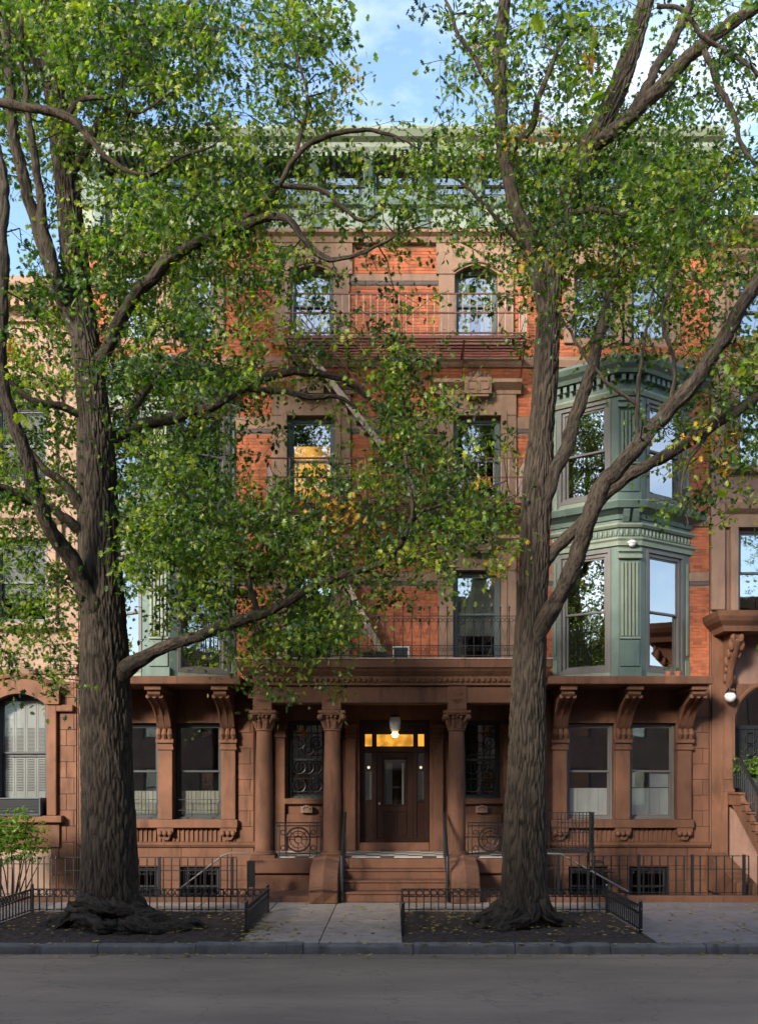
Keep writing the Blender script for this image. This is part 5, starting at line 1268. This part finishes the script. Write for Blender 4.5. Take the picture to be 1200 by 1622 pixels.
for k in range(17):      # the knot of roots spreading to the front of the thick trunk
    x = lx0-.15+k*.075; y = 15.9+rr.uniform(-.2, .25); z = .06+rr.uniform(0, .42)*(1-k/22)
    rootsL.append(([(x-.35, y+.3, z+.12), (x, y, z+.08), (x+.25, y-.1+rr.uniform(-.1, .1), z), (x+.55, y+rr.uniform(-.1, .15), z-.02), (x+.8, y+.2, -.06)], rr.uniform(.09, .15), .06))
rootsR = roots_for(rx0, 16.6, .5, 9, .9, 8)
TG = 'oak trees in the pits along the kerb'
treeL = grow_tree('oak with the thicker trunk, gnarled roots bulging over its soil', (lx0, 16.6, 0), LT, LB, cells_for('L'), 1, TG, rootsL)
treeR = grow_tree('oak with the slimmer trunk, forking in front of the right bay', (rx0, 16.6, 0), RT, RB, cells_for('R'), 30, TG, rootsR)
for tr, off in ((treeR, (15, -11.6, 0)), (treeL, (-33, -11.6, 0)), (treeR, (33, -11.6, 0))):
    c = clone_tree(tr, None, off); c['label'] = 'leafy oak across the street, seen only in window reflections'; c['group'] = 'oaks across the street'

# ------------------------------------------------------------------ shrubs, pots, fallen leaves
def shrub(name, label, cat, c, rad, n, size, mat, up=None):
    t = thing(name, label, cat, (c[0], c[1], c[2]))
    g = rng.normal(0, .45, (n, 3)); g /= np.maximum(1, np.linalg.norm(g, axis=1, keepdims=True)); pos = g*np.array(rad)+np.array([c[0], c[1], c[2]+(up or rad[2]*1.15)])
    pos[:, 2] += .10*np.array([noise.noise(Vector((p[0]*5, p[1]*5, round(p[2]/.25)))) for p in pos]); lay = np.round(pos[:, 2]/.22)*.22; pos[:, 2] = pos[:, 2]*.6+lay*.4+.06*np.sin(pos[:, 0]*9)
    V, T, nv = leaves(pos, size, 'plain', .3, 1.2); raw_mesh('foliage', V, T, mat, t, np.repeat(rng.random(n), nv), 'stuff')
    q = MB()
    for k in range(9):
        p = pos[rng.integers(n)]; q.tube([(c[0], c[1], c[2]), ((c[0]+p[0])/2+.03, (c[1]+p[1])/2, (c[2]+p[2])/2+.06), tuple(p)], [.022, .014, .006], 5)
    q.build('stem', 'bark', t, smooth=60); return t
shrub('shrub', 'bright green layered shrub behind the spiked fence', 'shrub', (X(18, 20.9), 20.9, -.45), (.85, .45, .62), 1700, .12, 'shrubleaf', 1.8)
tb = shrub('shrub', 'bright green bush in a pot at the top of the high stoop', 'shrub', (X(1190, 21.9), 21.9, 2.5), (.42, .25, .34), 600, .1, 'shrubleaf')
MB().lathe([(.12, 2.302), (.17, 2.6), (.14, 2.6)], X(1190, 21.9), 21.9, 14).build('pot', 'plastic', tb, smooth=40)
for k, px in enumerate((1058, 1073)):
    x = X(px, 21.2); t = thing('flower_pot', ['small potted seedling on the bay ledge, next to the corner pier', 'small potted seedling on the bay ledge, nearer the brick strip'][k], 'flower pot', (x, 21.2, 4.9), 'flower pots on the bay ledge')
    MB().lathe([(.06, 4.902), (.085, 5.02), (.075, 5.02)], x, 21.2, 12).build('pot', 'terracotta', t, smooth=40)
    pos = rng.normal(0, .05, (14, 3))+np.array([x, 21.2, 5.1]); V, T, nv = leaves(pos, .09, 'plain', .2, 1); raw_mesh('foliage', V, T, 'shrubleaf', t, np.repeat(rng.random(14), nv), 'stuff')
# stair rail of the right stoop
t = thing('stoop_railing', 'black picket railing down the high stoop by the potted bush', 'railing', (7.95, 21.2, 2.3))
MB().tube([(7.95, WALL-.2, 3.05), (7.95, 21.75, 3.05), (7.95, 19.6, 1.5)], .034, 8).build('rail', 'iron', t, smooth=50); MB().tube([(7.95, WALL-.2, 2.42), (7.95, 21.75, 2.42), (7.95, 19.6, .87)], .016, 6).build('lower_rail', 'iron', t, smooth=50)
for k in range(20):
    y = WALL-.2-k*.13; dz = max(0, (21.75-y)*.72); MB().tube([(7.95, y, 2.42-dz), (7.95, y, 3.05-dz)], .017, 5).build('baluster', 'iron', t)
n = 1500; pos = np.zeros((n, 3))
pos[:, 0] = rng.uniform(-8.5, 9, n); pos[:, 1] = np.where(rng.random(n) < .35, rng.normal(14.8, .12, n), rng.uniform(15.1, 20.0, n)); pos[:, 2] = .012
pos[:520, 0] = np.where(rng.random(520) < .5, rng.uniform(-7, -2.5, 520), rng.uniform(.2, 4.2, 520)); pos[:520, 1] = rng.uniform(15.3, 18.5, 520); pos[:520, 2] = .09
pos[:, 2] = np.where(pos[:, 1] < 14.87, -.135, pos[:, 2]); pos[520:640, 0] = rng.normal(-2.3, .18, 120); pos[520:640, 1] = rng.uniform(15.2, 17.5, 120); pos[520:640, 2] = .012
tv, tt = leaf_template('oak'); az = rng.random(n)*6.28; s = rng.uniform(.05, .1, n)
V = np.stack([pos[:, 0, None]+s[:, None]*(tv[None, :, 0]*np.cos(az)[:, None]-(tv[None, :, 1]-.5)*np.sin(az)[:, None]), pos[:, 1, None]+s[:, None]*(tv[None, :, 0]*np.sin(az)[:, None]+(tv[None, :, 1]-.5)*np.cos(az)[:, None]), pos[:, 2, None]+s[:, None]*tv[None, :, 2]*rng.uniform(-2.5, 2.5, n)[:, None]], -1)
o = raw_mesh('fallen_leaves', V.reshape(-1, 3), (tt[None]+len(tv)*np.arange(n)[:, None, None]).reshape(-1, 3), 'litter', None, np.repeat(rng.random(n), len(tv)), 'stuff')
tag(o, 'scattered yellow and brown fallen oak leaves on soil, paving and gutter', 'fallen leaves')
print('objects', len(bpy.data.objects), 'tris', sum(len(m.loops)-2*len(m.polygons) for m in bpy.data.meshes))
